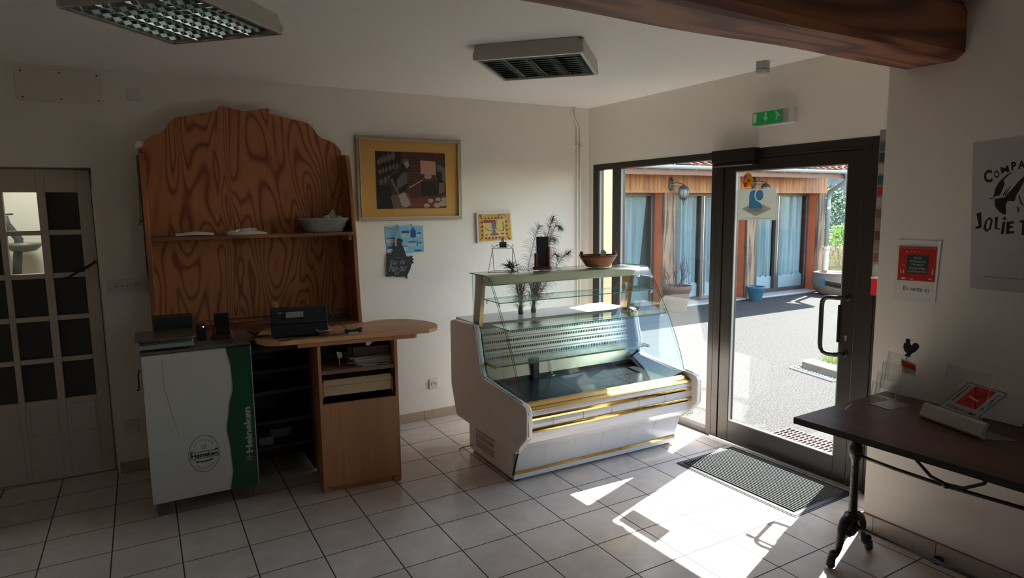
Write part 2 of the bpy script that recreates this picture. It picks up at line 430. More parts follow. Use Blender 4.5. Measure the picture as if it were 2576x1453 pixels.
def text(body, M, x0, y0, x1, y1, mat, parent, name='lettering', d=0.0006, bold=0.0, keep=False, mirror=False, world=True, shear=0.0):
    """letters fitted into the box x0..x1, y0..y1 of the frame M, standing d proud of it"""
    cu = bpy.data.curves.new('t', 'FONT'); cu.body = body; cu.offset = bold; cu.shear = shear; cu.resolution_u = 3
    to = bpy.data.objects.new('t', cu); COL.objects.link(to)
    dg = bpy.context.evaluated_depsgraph_get()
    me = bpy.data.meshes.new_from_object(to.evaluated_get(dg))
    bm = bmesh.new(); bm.from_mesh(me)
    bpy.data.objects.remove(to, do_unlink=True); bpy.data.curves.remove(cu); bpy.data.meshes.remove(me)
    if not bm.verts: bm.free(); return None
    xs = [v.co.x for v in bm.verts]; ys = [v.co.y for v in bm.verts]
    ax, bx, ay, by = min(xs), max(xs), min(ys), max(ys)
    sx = (x1 - x0) / (bx - ax); sy = (y1 - y0) / (by - ay)
    if keep: sx = sy = min(sx, sy)
    for v in bm.verts:
        x = (v.co.x - ax) * sx; y = (v.co.y - ay) * sy
        if mirror: x = (x1 - x0) - x
        v.co = M @ Vector((x0 + x, y0 + y, d))
    return obj(name, bm, mat, parent, world=world)
# ================================================================== THE ROOM
ZC, XG, YB, XR, YR = 2.538, 2.2319, 1.354, 1.90, -1.475
ANG = radians(0.9234)
def struct(name, bm, mat, label, cat, **kw):
    return top(name, bm, mat, label, cat, kind='structure', **kw)
bm = B(); box(bm, -3.6, 2.30, -6.4, 1.75, -0.12, 0.0)
struct('floor', bm, floor_m, 'beige grey ceramic tile floor with dark grout lines', 'floor')
bm = B(); box(bm, -3.6, 2.45, -6.4, 1.75, ZC, ZC + 0.15)
struct('ceiling', bm, ceil_m, 'plain white painted ceiling over the whole room', 'ceiling')
# back wall: a plan polyline (it bends back a little towards the door), with the door opening cut out
def ywall(x): return YB if x > -0.6 else YB + (-0.6 - x) * 0.058
DX0, DX1, DZ = -2.42, -1.497, 1.95
bm = B()
def wallseg(x0, x1, z0, z1, th=0.2):
    a, b_ = ywall(x0), ywall(x1)
    prism(bm, [(x0, a), (x1, b_), (x1, b_ + th), (x0, a + th)], z0, z1)
wallseg(-0.6, 2.28, 0, ZC); wallseg(DX1, -0.6, 0, ZC); wallseg(DX0, DX1, DZ, ZC); wallseg(-3.6, DX0, 0, ZC)
struct('wall_back', bm, paint, 'off-white painted back wall behind the shelf unit and the picture', 'wall')
bm = B(); box(bm, -3.75, -3.6, -6.4, 1.75, 0, ZC)
struct('wall_left', bm, paint, 'off-white wall on the left of the room, beyond the glazed door', 'wall')
bm = B(); box(bm, -3.6, 2.3, -6.55, -6.4, 0, 1.25); box(bm, -3.6, 2.3, -6.55, -6.4, 2.25, ZC); box(bm, -3.6, 0.6, -6.55, -6.4, 1.25, 2.25); box(bm, 1.1, 2.3, -6.55, -6.4, 1.25, 2.25)  # opening left for the added fill window
struct('wall_rear', bm, paint, 'off-white wall behind the viewer', 'wall')
w2 = thing('fill_window', 'small white window added for fill light in the wall behind the viewer', 'window', (.85, -6.5, 1.25), kind='structure')  # unseen window, added so daylight lifts the dark left side
bm = B(); M = frame((0, -6.5, 0), (1, 0, 0), (0, 0, 1)); rframe(bm, .6, 1.25, 1.1, 2.25, .05, -.03, .03, M)
prism(bm, rect(.65, 1.74, 1.05, 1.77), -.02, .02, M)
obj('window_frame', bm, white_m, w2, world=True)
bm = B(); prism(bm, rect(.64, 1.29, 1.06, 2.21), -.004, .001, M); obj('pane', bm, glass_m, w2, world=True)
bm = B(); box(bm, XR, 2.45, -6.4, YR, 0, ZC)
struct('wall_right', bm, paint, 'off-white wall with the poster above the cafe table', 'wall')
# shop-front wall in its own slightly turned frame: local x outward, y = -distance from the corner
GL = Matrix.Translation((XG, YB, 0)) @ Matrix.Rotation(ANG, 4, 'Z')
def tglass(bm_): bm_.transform(GL); return bm_
bm = B(); box(bm, 0, 0.22, -2.95, 0.0, 2.046, ZC); box(bm, 0, 0.05, -0.068, 0.0, 0, 2.046); box(bm, 0.03, 0.22, -2.95, -2.80, 0, 2.046)
struct('wall_front', tglass(bm), paint, 'off-white wall strip above the shop front glazing', 'wall')
# skirting tiles
bm = B()
for x0, x1 in ((DX1 + 0.012, -0.6), (-0.6, 2.2)):
    a, b_ = ywall(x0), ywall(x1)
    prism(bm, [(x0, a - 0.009), (x1, b_ - 0.009), (x1, b_), (x0, a)], 0, 0.072)
struct('baseboard_back', bm, skirt_m, 'low brown ceramic skirting tiles along the back wall', 'skirting')
bm = B(); y = YR - 0.012
first = True
while y > -5:
    ln = 0.045 if first else 0.298
    first = False
    box(bm, XR - 0.010, XR, y - ln, y, 0, 0.078); y -= ln + 0.003
box(bm, XR - 0.009, XR, -5, YR, 0.078, 0.0815, mi=1)
box(bm, XR - 0.009, XR + 0.3, YR, YR + 0.009, 0, 0.078)
struct('baseboard_right', bm, [skirt_r, plain('skirting_cap', (0.30, 0.14, 0.08), 0.6)], 'beige skirting tiles with a brown top line under the cafe table', 'skirting')
# ceiling beam
bm = B()
P = [(-1.552, 2.300), (-1.552, ZC), (-1.775, ZC), (-1.800, 2.500), (-1.802, 2.325), (-1.775, 2.303), (-1.755, 2.298)]
n = 40; x0, x1 = -3.6, XR + 0.02
V = [[bm.verts.new((x0 + (x1 - x0) * i / n, p[0] + 0.004 * sin(i * .9 + k), p[1] + (0.003 * sin(i * .6 + k * 2) if p[1] < ZC - .01 else 0))) for k, p in enumerate(P)] for i in range(n + 1)]
for i in range(n):
    for k in range(len(P)): bm.faces.new((V[i][k], V[i][(k + 1) % len(P)], V[i + 1][(k + 1) % len(P)], V[i + 1][k]))
bm.faces.new(V[0]); bm.faces.new(V[-1])
struct('trim_1', bm, beam_m, 'massive reddish brown wooden ceiling beam running into the right wall', 'beam')

# ---- shop front glazing (window_1) and the entrance door (door_1)
def G(name, label, cat): return thing(name, label, cat, (XG, YB, 0), ANG, kind='structure')
wn = G('window_1', 'tall fixed shop window in dark bronze frame beside the entrance door', 'window')
bm = B()
for t0, t1, z0, z1 in ((0.071, 2.80, 1.996, 2.042), (0.071, 0.145, 0, 1.996), (0.333, 0.428, 0, 1.996), (1.414, 1.462, 0, 1.996), (0.145, 0.333, 0, 0.04), (0.428, 1.414, 0, 0.04), (2.60, 2.66, 0, 1.996), (2.752, 2.80, 0, 1.996), (2.66, 2.752, 0, 0.06)):
    box(bm, -0.004, 0.06, -t1, -t0, z0, z1)
obj('window_frame', bm, dark_alu, wn, bev=0.003)
for t0, t1, z0 in ((0.145, 0.333, 0.04), (0.428, 1.414, 0.04), (2.66, 2.752, 0.06)):
    bm = B(); prism(bm, rect(t0 - .004, z0 - .004, t1 + .004, 2.0), -0.033, -0.028, frame((0, 0, 0), (0, -1, 0), (0, 0, 1)))
    obj('pane', bm, glass_m, wn)
bm = B()
for t in (0.149, 0.432, 1.409): box(bm, 0.006, 0.027, -t - .003, -t + .003, 0.045, 1.992)
obj('glazing_bead', bm, plain('glazing_bead_grey', (0.33, 0.31, 0.29), 0.5), wn)
dn = G('door_1', 'glazed entrance door in dark bronze aluminium with a push bar handle', 'door')
bm = B()
for t0, t1, z0, z1 in ((1.464, 1.520, 0, 1.996), (2.494, 2.598, 0, 1.996), (1.520, 2.494, 1.984, 1.996)): box(bm, -0.006, 0.06, -t1, -t0, z0, z1)
for t0, t1, z0, z1 in ((1.516, 1.535, 0, 1.996), (2.480, 2.498, 0, 1.996), (1.53, 2.485, 1.972, 1.998)): box(bm, 0.053, 0.066, -t1, -t0, z0, z1)
obj('door_frame', bm, dark_alu, dn, bev=0.003)
lf = B()
for t0, t1, z0, z1 in ((1.523, 1.612, 0.014, 1.981), (2.408, 2.491, 0.014, 1.981), (1.612, 2.408, 1.906, 1.981), (1.612, 2.408, 0.014, 0.158)): box(lf, 0.0, 0.052, -t1, -t0, z0, z1)
leaf = obj('door_leaf', lf, dark_alu, dn, bev=0.003)
bm = B(); prism(bm, rect(1.608, 0.154, 2.412, 1.910), -0.030, -0.024, frame((0, 0, 0), (0, -1, 0), (0, 0, 1))); obj('pane', bm, glass_m, leaf)
bm = B()
rframe(bm, 1.612, 0.158, 2.408, 1.906, 0.007, -0.022, -0.005, frame((0, 0, 0), (0, -1, 0), (0, 0, 1)))
obj('glazing_bead', bm, plain('glazing_bead_pale', (0.42, 0.40, 0.36), 0.5), leaf)
bm = B()
pts = [(-.005, -2.45, 1.137), (-.03, -2.445, 1.137), (-.058, -2.425, 1.137), (-.068, -2.38, 1.137), (-.068, -2.352, 1.130), (-.068, -2.337, 1.110), (-.068, -2.333, 1.08),
       (-.068, -2.333, 0.96), (-.068, -2.333, 0.86), (-.068, -2.337, 0.83), (-.068, -2.352, 0.808), (-.068, -2.38, 0.801), (-.058, -2.425, 0.801), (-.03, -2.445, 0.801), (-.005, -2.45, 0.801)]
tube(bm, pts, 0.0135, 14)
for z in (1.137, 0.801): lathe(bm, [(0.02, 0), (0.02, 0.006), (0.014, 0.01)], seg=16, M=Matrix.Translation((-.001, -2.45, z)) @ Matrix.Rotation(-pi / 2, 4, 'Y'))
obj('door_handle', bm, black_m, leaf, smooth=True)
bm = B(); M = frame((-0.001, 0, 0), (0, -1, 0), (0, 0, 1))
prism(bm, disc(2.452, 0.905, 0.0085), 0, 0.006, M); prism(bm, rrect(2.447, 0.88, 2.457, 0.905, .004), 0, 0.005, M)
obj('lock_cylinder', bm, steel_m, leaf)
bm = B(); prism(bm, rrect(2.40, .865, 2.41, 1.09, .004), -.004, 0.012, M); obj('lock_case', bm, black_m, leaf)
bm = B(); box(bm, -0.062, -0.006, -1.81, -1.458, 1.968, 2.049); box(bm, -0.05, -0.007, -1.808, -1.462, 1.936, 1.964)
c_ = obj('door_closer', bm, plain('closer_dark', (0.022, 0.020, 0.018), 0.3, metal=0.4), dn, bev=0.003)
bm = B(); box(bm, -0.058, -0.052, -1.79, -1.462, 1.938, 1.944); obj('slide_rail', bm, alu_m, c_)
bm = B(); box(bm, -0.012, 0.055, -2.60, -1.46, 0, 0.012); box(bm, -0.03, -0.012, -2.8, -0.07, 0, 0.006)
obj('threshold', bm, alu_m, dn)

# ---- interior glazed door (door_2), standing in the recess of the back wall
dr = thing('door_2', 'cream interior door with a grid of fifteen small panes, two of them clear', 'door', (DX0, 1.50, 0), 0.0, kind='structure')
def ly(x): return 1.497 + (-1.497 - x) * 0.058
M = frame((0, 1.497 + (-1.497 - 0) * .058, 0), (1, -0.058, 0), (0, 0, 1))     # along the leaf, normal faces the room
hx = sorted([-2.135, -1.930, -1.726]); pw, ph = 0.163, 0.232
px_ = [(-2.158, -1.988), (-1.957, -1.790), (-1.748, -1.583)]
pz_ = [(0.522, 0.756), (0.785, 1.018), (1.048, 1.281), (1.312, 1.545), (1.575, 1.803)]
bm = B()
xs = [DX0 + .015, px_[0][0], px_[0][1], px_[1][0], px_[1][1], px_[2][0], px_[2][1], -1.512]
for a, b_ in ((0, 1), (2, 3), (4, 5), (6, 7)): prism(bm, rect(xs[a], 0.008, xs[b_], 1.940), -0.018, 0.018, M)
zz = [0.008, 0.522, 0.756, 0.785, 1.018, 1.048, 1.281, 1.312, 1.545, 1.575, 1.803, 1.940]
for a, b_ in px_:
    for k in range(0, 12, 2):
        prism(bm, rect(a, zz[k], b_, zz[k + 1]), -0.018, 0.018, M)
leaf2 = obj('door_leaf', bm, door_m, dr, world=True, bev=0.003)
for i, (a, b_) in enumerate(px_):
    for j, (z0, z1) in enumerate(pz_):
        bm = B(); prism(bm, rect(a - .003, z0 - .003, b_ + .003, z1 + .003), -0.004, 0.001, M)
        clear = (i == 1 and j >= 3)
        obj('pane', bm, glass_m if clear else wdark_m, leaf2, world=True, label='clear pane showing the lit room behind' if clear else None)
bm = B()
for a, b_ in px_:
    rframe(bm, a + .012, 0.295, b_ - .012, 0.490, 0.008, 0.018, 0.022, M)
obj('lower_panel', bm, door_m, leaf2, world=True)
bm = B()
for i, (x, z) in enumerate(((-1.672, 1.282), (-1.615, 1.315), (-1.570, 1.338), (-1.520, 1.372))): pass
def ph3(x, z, d=-0.05): return M @ Vector((x, z, -d))
tube(bm, [ph3(-1.685, 1.276), ph3(-1.655, 1.290), ph3(-1.61, 1.318), ph3(-1.565, 1.343), ph3(-1.52, 1.372)], [.004, .008, .007, .009, .005], 8)
for (x, z), ds in (((-1.675, 1.283), ((-.018, .004), (-.012, -.010), (-.002, -.018))), ((-1.525, 1.370), ((.018, -.002), (.014, .012), (.002, .020)))):
    for dx, dz in ds: tube(bm, [ph3(x, z), ph3(x + dx, z + dz)], [.005, .0015], 6)
tube(bm, [ph3(-1.60, 1.322), ph3(-1.60, 1.322, -.015)], .006, 8)
obj('door_handle', bm, iron_m, dr, world=True, smooth=True)
bm = B(); box(bm, DX1, DX1 + 0.006, 1.425, 1.62, 0, DZ + .006); box(bm, DX1 - .03, DX1 + .004, 1.535, 1.55, 0, DZ); box(bm, DX0, DX1, 1.52, 1.60, DZ - .03, DZ + .004); box(bm, DX0, DX1, 1.51, 1.60, 0, .006); box(bm, DX0 - .006, DX0, 1.40, 1.75, 0, DZ + .006)
obj('door_frame', bm, plain('door_lining', (0.50, 0.44, 0.37), 0.5), dr, world=True)
# the lit room behind the two clear panes: wall and a dark gooseneck appliance in it
bm = B(); box(bm, -3.6, 0.0, 3.1, 3.2, -0.05, 2.6); box(bm, -3.6, -3.5, 1.56, 3.2, -.05, 2.6); box(bm, -0.1, 0.0, 1.56, 3.2, -.05, 2.6); box(bm, -3.6, 0, 1.75, 3.2, -.12, 0); box(bm, -3.6, 0, 1.75, 3.2, 2.55, 2.6)
struct('wall_kitchen', bm, plain('kitchen_wall', (0.62, 0.60, 0.52), 0.7, var=0.03), 'pale wall of the room behind the glazed door', 'wall')
kl = bpy.data.lights.new('kitchen_lamp', 'AREA'); kl.size = 0.5; kl.energy = 8; kl.color = (1, 0.97, 0.9)
ko = bpy.data.objects.new('kitchen_lamp', kl); COL.objects.link(ko); ko.location = (-1.9, 2.3, 2.5)
t = thing('kitchen_mixer', 'dark curved arm of a machine seen through the clear door panes', 'machine', (-2.0, 2.75, 0))
bm = B(); tube(bm, [(-2.10, 2.9, 1.0), (-2.12, 2.9, 1.16), (-2.22, 2.85, 1.26), (-2.34, 2.82, 1.28), (-2.44, 2.8, 1.275)][::-1], [.012, .02, .024, .026, .03], 12)
tube(bm, [(-2.12, 2.9, 1.16), (-2.10, 2.9, 1.34), (-2.08, 2.9, 1.48), (-2.15, 2.9, 1.60), (-2.16, 2.9, 1.66)], .03, 12)
tube(bm, [(-2.36, 2.9, 1.665), (-2.10, 2.9, 1.675)], .007, 8); tube(bm, [(-2.36, 2.9, 1.665), (-2.365, 2.9, 1.63)], .006, 8)
tube(bm, [(-2.1, 2.9, 0.0), (-2.1, 2.9, 1.05)], .06, 14)
obj('arm', bm, plain('machine_dark', (0.06, 0.07, 0.07), 0.4), t, world=True, smooth=True)
bm = B(); lathe(bm, [(0.02, 1.38), (0.08, 1.39), (0.12, 1.43), (0.12, 1.45), (0.02, 1.455)], (-2.06, 2.93, 0)); obj('bowl', bm, plain('machine_bowl', (0.14, 0.15, 0.14), 0.4), t, world=True, smooth=True)

# ---- ceiling fittings
def ceiling_light(loc, label):
    t = thing('ceiling_light', label, 'ceiling light', loc, radians(45), group='louvred ceiling lights')
    h = 0.295; bm = B()
    for s in (1, -1):
        for M in (frame((0, 0, 0), (1, 0, 0), (0, 0, 1)), frame((0, 0, 0), (0, 1, 0), (0, 0, 1))):
            prism(bm, [(-h, -0.078), (h, -0.078), (h + .002, -0.072), (h + .002, -0.045), (h - .012, -0.036), (h - .03, 0), (-h + .03, 0), (-h + .012, -0.036), (-h - .002, -0.045), (-h - .002, -0.072)], s * (h - .001), s * (h - .022), M)
    box(bm, -h + .02, h - .02, -h + .02, h - .02, -0.012, 0.0)
    obj('housing', bm, lamp_m, t, bev=0.003)
    bm = B(); rframe(bm, -h + .003, -h + .003, h - .003, h - .003, .016, -0.0815, -0.078); obj('rim', bm, alu_m, t)
    # parabolic louvre: four troughs along the local x axis, cross blades between them
    a = h - .018; w4 = 2 * a / 4
    tr, bl = B(), B()
    for k in range(4):
        y0 = -a + k * w4; y1 = y0 + w4
        for s, ye in ((1, y0), (-1, y1)):
            prof = [(ye, -0.079), (ye + s * .0045, -0.069), (ye + s * .0085, -0.060), (ye + s * .018, -0.040), (ye + s * .032, -0.020)]
            for (ya, za), (yb, zb) in zip(prof, prof[1:]):
                vs = [tr.verts.new((-a, ya, za)), tr.verts.new((a, ya, za)), tr.verts.new((a, yb, zb)), tr.verts.new((-a, yb, zb))]; tr.faces.new(vs)
        for i in range(1, 11):
            x = -a + 2 * a * i / 11
            prism(bl, [(y0 + .001, -0.079), (y1 - .001, -0.079), (y1 - .015, -0.0465), (y0 + .015, -0.0465)], x - .0008, x + .0008, frame((0, 0, 0), (0, 1, 0), (0, 0, 1)))
    lo = obj('louvre', tr, louvre_m, t)
    obj('cross_blades', bl, louvre_m, lo)
    for k in range(4):
        bm = B(); yc = -a + (k + .5) * w4; tube(bm, [(-a + .01, yc, -0.030), (a - .01, yc, -0.030)], 0.011, 12); obj('lamp_tube', bm, tube_m, t, smooth=True)
    return t
LT1 = ceiling_light((-1.062, -0.212, ZC), 'louvred square ceiling light at the top left, its cells glinting')
LT2 = copy_thing(LT1, (0.752, -0.152, ZC), radians(45), 'louvred square ceiling light with dark cells, above the display case')
t = thing('motion_sensor', 'small grey motion sensor on the ceiling above the exit sign', 'sensor', (2.075, -0.60, ZC), radians(30))
bm = B(); prism(bm, [(-.034, -.028), (0.0, -.040), (.034, -.028), (.034, .034), (-.034, .034)], -0.045, 0); obj('base', bm, plain('sensor_grey', (0.40, 0.42, 0.40), 0.4), t, bev=0.002)
bm = B(); prism(bm, [(-.034, -.028), (0.0, -.042), (.034, -.028), (.034, .034), (-.034, .034)], -0.068, -.047); obj('head', bm, MATS['sensor_grey'], t, bev=0.004)
bm = B(); ball(bm, (0.004, -0.006, -0.066), 0.027, 1, 1, 0.8); obj('lens', bm, white_m, t, smooth=True)

# exit sign on the header wall
t = thing('exit_sign', 'green emergency exit sign with a down arrow above the entrance', 'exit sign', (XG, YB, 0), ANG)
M = frame((0, 0, 0), (0, -1, 0), (0, 0, 1))      # depth grows into the room
bm = B(); prism(bm, rrect(1.796, 2.176, 2.072, 2.268, .006), 0, 0.045, M); obj('housing', bm, white_m, t, bev=0.003)
bm = B(); prism(bm, rect(1.786, 2.184, 2.040, 2.264), 0.045, 0.060, M); obj('clear_cover', bm, acry_m, t)
bm = B(); prism(bm, rect(1.788, 2.186, 2.000, 2.262), 0.0605, 0.0615, M); pn = obj('sign_panel', bm, exitg_m, t)
bm = B(); prism(bm, rect(1.792, 2.198, 1.818, 2.256), 0.0616, 0.0622, M); obj('clear_patch', bm, white_m, pn)
bm = B(); prism(bm, [(1.882, 2.256), (1.892, 2.256), (1.892, 2.226), (1.906, 2.226), (1.887, 2.202), (1.868, 2.226), (1.882, 2.226)], 0.0616, 0.0622, M)
obj('arrow', bm, white_m, pn)
bm = B(); prism(bm, disc(1.962, 2.250, .005, 12), .0616, .0622, M)
prism(bm, [(1.958, 2.244), (1.972, 2.240), (1.978, 2.226), (1.988, 2.218), (1.996, 2.218), (1.996, 2.223), (1.986, 2.228), (1.980, 2.240), (1.972, 2.246)], .0616, .0622, M)
prism(bm, [(1.966, 2.238), (1.974, 2.236), (1.972, 2.220), (1.962, 2.214), (1.962, 2.200), (1.968, 2.200), (1.970, 2.212)], .0616, .0622, M)
obj('running_figure', bm, white_m, pn)

# ---- things fixed to the back wall
WB = frame((0, YB, 0), (1, 0, 0), (0, 0, 1))          # straight part of the back wall, normal towards the room
tl = math.atan(0.058)
WL = frame((-0.6, YB, 0), (cos(tl), -sin(tl), 0), (0, 0, 1)) @ Matrix.Translation((0.6, 0, 0))   # left, receding part
t = thing('access_panel', 'blank painted panel with six screws high on the wall at the left', 'panel', (-1.59, YB + .06, 2.4))
bm = B(); prism(bm, rect(-1.825, 2.330, -1.400, 2.512), 0, 0.008, WL); obj('cover', bm, plain('panel_paint', (0.72, 0.66, 0.58), 0.6, var=0.02), t, world=True, bev=0.001)
for x in (-1.798, -1.612, -1.425):
    for z in (2.348, 2.496):
        bm = B(); prism(bm, disc(x, z, 0.0045, 12), 0.008, 0.010, WL); obj('screw', bm, iron_m, t, world=True)
t = thing('wall_box', 'small square white wall box beside the blank panel', 'wall box', (-1.25, YB + .04, 2.4))
bm = B(); prism(bm, rect(-1.272, 2.358, -1.200, 2.436), 0, 0.010, WL); obj('plate', bm, white_m, t, world=True, bev=0.003)
bm = B(); prism(bm, rect(-1.260, 2.366, -1.206, 2.420), 0.010, 0.016, WL); obj('cover', bm, white_m, t, world=True, bev=0.002)
def socket(parent, x, z, M, s=1.0):
    bm = B(); ring(bm, x, z, 0.018 * s, 0.021 * s, 0.010, 0.014, M, 24); prism(bm, disc(x, z, 0.018 * s), 0.009, 0.0105, M)
    sk = obj('socket', bm, white_m, parent, world=True)
    bm = B(); prism(bm, disc(x - .008 * s, z + .002 * s, .003, 10), .0105, .0112, M); prism(bm, disc(x + .008 * s, z + .002 * s, .003, 10), .0105, .0112, M); prism(bm, disc(x, z + .010 * s, .0028, 10), .0105, .0135, M)
    obj('pin_holes', bm, black_m, sk, world=True)
t = thing('switch_plate', 'long white plate of switches and a socket beside the glazed door', 'switch', (-1.36, YB + .045, 1.22))
bm = B(); prism(bm, rect(-1.470, 1.180, -1.255, 1.258), 0, 0.010, WL); obj('plate', bm, white_m, t, world=True, bev=0.002)
for x0, x1 in ((-1.432, -1.402), (-1.400, -1.378), (-1.376, -1.345)):
    bm = B(); prism(bm, rect(x0, 1.193, x1, 1.240), 0.010, 0.014, WL); r_ = obj('rocker', bm, white_m, t, world=True, bev=0.001)
    bm = B(); prism(bm, rect((x0 + x1) / 2 - .003, 1.212, (x0 + x1) / 2 + .003, 1.220), .014, .0145, WL); obj('mark', bm, ink_m, r_, world=True)
socket(t, -1.308, 1.217, WL)
t = thing('wall_socket', 'white wall socket low down between the glazed door and the drinks cooler', 'socket', (-1.40, YB + .045, 0.31))
bm = B(); prism(bm, rect(-1.445, 0.268, -1.365, 0.350), 0, 0.010, WL); obj('plate', bm, white_m, t, world=True, bev=0.003); socket(t, -1.405, 0.309, WL)
t = thing('wall_socket', 'white wall socket low on the back wall between counter and display case', 'socket', (0.688, YB, 0.285))
bm = B(); prism(bm, rect(0.649, 0.245, 0.727, 0.325), 0, 0.010, WB); obj('plate', bm, white_m, t, world=True, bev=0.003); socket(t, 0.690, 0.285, WB)
# two heating pipes
for k, (dx, lab) in enumerate(((0.0, 'left one of two thin painted pipes running down the wall corner'), (0.031, 'right one of two thin painted pipes running down the wall corner'))):
    bm = B()
    tube(bm, [(2.036 + dx, 1.336, ZC), (2.038 + dx, 1.336, 2.50), (2.044 + dx, 1.336, 2.465), (2.062 + dx, 1.336, 2.435), (2.082 + dx, 1.336, 2.405), (2.095 + dx, 1.336, 2.375), (2.098 + dx, 1.336, 2.34), (2.100 + dx, 1.336, 0.0)], 0.0085, 10)
    top('heating_pipe', bm, paint, lab, 'pipe', group='thin pipes in the corner', origin=(2.1 + dx, 1.336, 0), smooth=True)
t = thing('pipe_clip', 'small white clip holding the two pipes to the wall', 'clip', (2.115, 1.34, 2.21))
bm = B(); box(bm, 2.078, 2.152, 1.322, 1.354, 2.206, 2.214); obj('bar', bm, white_m, t, world=True); bm = B(); tube(bm, [(2.115, 1.318, 2.21), (2.115, 1.322, 2.21)], .005, 8); obj('screw', bm, steel_m, t, world=True)
# ================================================================== LEFT: wooden shelf unit, its load, wall pictures
t = thing('bakery_shelf_unit', 'tall reddish plywood shelf unit with a scalloped crown and one shelf', 'shelf unit', (-0.58, 1.2, 0))
ARCH = [(-1.215, 2.02), (-1.215, 2.072), (-1.202, 2.11), (-1.172, 2.139), (-1.137, 2.153), (-1.102, 2.171), (-1.078, 2.197), (-1.052, 2.24), (-1.027, 2.26), (-0.986, 2.272), (-0.926, 2.285), (-0.866, 2.299), (-0.777, 2.321), (-0.779, 2.338), (-0.76, 2.353), (-0.704, 2.343), (-0.649, 2.332), (-0.608, 2.327), (-0.552, 2.339), (-0.475, 2.357), (-0.454, 2.346), (-0.472, 2.327), (-0.39, 2.308), (-0.302, 2.291), (-0.234, 2.279), (-0.2, 2.264), (-0.173, 2.237), (-0.153, 2.203), (-0.123, 2.176), (-0.076, 2.163), (-0.041, 2.147), (-0.013, 2.123), (0.008, 2.095), (0.012, 2.03)]
bm = B(); prism(bm, [(p[0], p[1]) for p in ARCH] + [(0.012, 0.91), (-1.215, 0.91)], 0, 0.016, frame((0, 1.316, 0), (1, 0, 0), (0, 0, 1)))
obj('backboard', bm, ply_m, t, world=True, bev=0.002)
def sidep(x0, x1, top_):
    bm = B()
    prof = [(1.318, 0.0), (1.318, top_), (1.26, top_ + .004), (1.19, top_ - .006), (1.165, top_ - .04), (1.11, 1.72), (1.08, 1.45), (1.055, 1.1), (1.03, 0.9), (1.02, 0.0)]
    prism(bm, prof, x0, x1, frame((0, 0, 0), (0, 1, 0), (0, 0, 1)))
    return bm
obj('side_panel', sidep(-1.240, -1.212, 2.058), plyedge_m, t, world=True, bev=0.003)
obj('side_panel', sidep(0.006, 0.034, 2.058), plyedge_m, t, world=True, bev=0.003)
bm = B(); box(bm, -1.212, 0.006, 1.085, 1.300, 1.503, 1.527); obj('shelf', bm, shelfwood_m, t, world=True, bev=0.003)
for x0, x1 in ((-1.212, -1.190), (-0.016, 0.006)):
    bm = B(); box(bm, x0, x1, 1.10, 1.298, 1.470, 1.503); obj('shelf_batten', bm, palepine_m if x0 > -1 else plyedge_m, t, world=True)
bm = B(); box(bm, -1.212, 0.006, 0.86, 1.316, 0.884, 0.908); box(bm, -1.212, .006, 1.29, 1.30, 0.908, 0.935); box(bm, -1.212, .006, 1.285, 1.30, 0.96, 0.967)
obj('base_board', bm, shelfwood_m, t, world=True, bev=0.002)
bm = B(); box(bm, -1.246, -1.2405, 1.225, 1.262, 1.28, 2.02); obj('outer_batten', bm, plain('weathered_batten', (0.10, 0.075, 0.055), .8, var=.3, vscale=30), t, world=True)
bm = B(); prism(bm, [(-1.252, 2.058), (-1.215, 2.070), (-1.213, 2.093), (-1.240, 2.100), (-1.250, 2.085)], 0, 0.004, frame((0, 1.185, 0), (1, 0, 0), (0, 0, 1))); obj('paper_scrap', bm, paper_m, t, world=True)
t = thing('twine', 'knotted twine tied along the left edge of the shelf unit', 'string', (-1.25, 1.2, 1.25))
bm = B(); tube(bm, [(-1.250, 1.215, 2.02), (-1.252, 1.21, 1.9), (-1.250, 1.21, 1.80), (-1.256, 1.205, 1.63), (-1.262, 1.2, 1.612), (-1.268, 1.2, 1.60)], .0035, 6)
tube(bm, [(-1.245, 1.205, 1.62), (-1.235, 1.19, 1.626), (-1.230, 1.18, 1.60)], .0035, 6)
tube(bm, [(-1.236, 1.16, 1.60), (-1.228, 1.15, 1.50), (-1.222, 1.14, 1.42), (-1.216, 1.13, 1.30), (-1.212, 1.12, 1.22)], .0035, 6)
obj('cord', bm, twine_m, t, world=True, smooth=True)
for p in ((-1.250, 1.205, 1.62), (-1.222, 1.14, 1.42), (-1.216, 1.08, 1.885)):
    bm = B(); ball(bm, p, .009, 1, .8, .7); tube(bm, [p, (p[0] + .012, p[1] - .01, p[2] - .022)], .0028, 6); obj('knot', bm, twine_m, t, world=True, smooth=True)

# things on the upper shelf
t = thing('folded_paper', 'long flat folded white paper on the shelf, left of the crinkled one', 'paper', (-0.97, 1.16, 1.527))
bm = B(); grid(bm, lambda a, b_: Vector((-1.077 + .214 * a, 1.105 + .09 * b_, 1.5285 + .018 * sin(pi * b_) * (1 - .12 * sin(9 * a)) + .006 * sin(pi * a))), 24, 10)
obj('sheet', bm, paper_m, t, world=True, smooth=True)
bm = B(); prism(bm, [(1.106, 1.5275), (1.125, 1.545), (1.150, 1.548), (1.185, 1.536), (1.195, 1.5275)], -1.079, -1.0765, frame((0, 0, 0), (0, 1, 0), (0, 0, 1))); obj('flap', bm, paperg_m, t, world=True)
t = thing('paper_bag_pile', 'low pile of white paper bags with a frilly edge in mid shelf', 'paper', (-0.66, 1.16, 1.527))
random.seed(4)
bm = B(); grid(bm, lambda a, b_: Vector((-0.782 + .240 * a, 1.10 + .11 * b_, 1.5285 + (.010 + .014 * min(1, a * 2.0)) * sin(pi * min(1, max(0, b_))) ** .5 * sin(pi * min(1, a * .98 + .02)) ** .4)), 30, 10)
obj('bags', bm, paper_m, t, world=True, smooth=True)
bm = B()
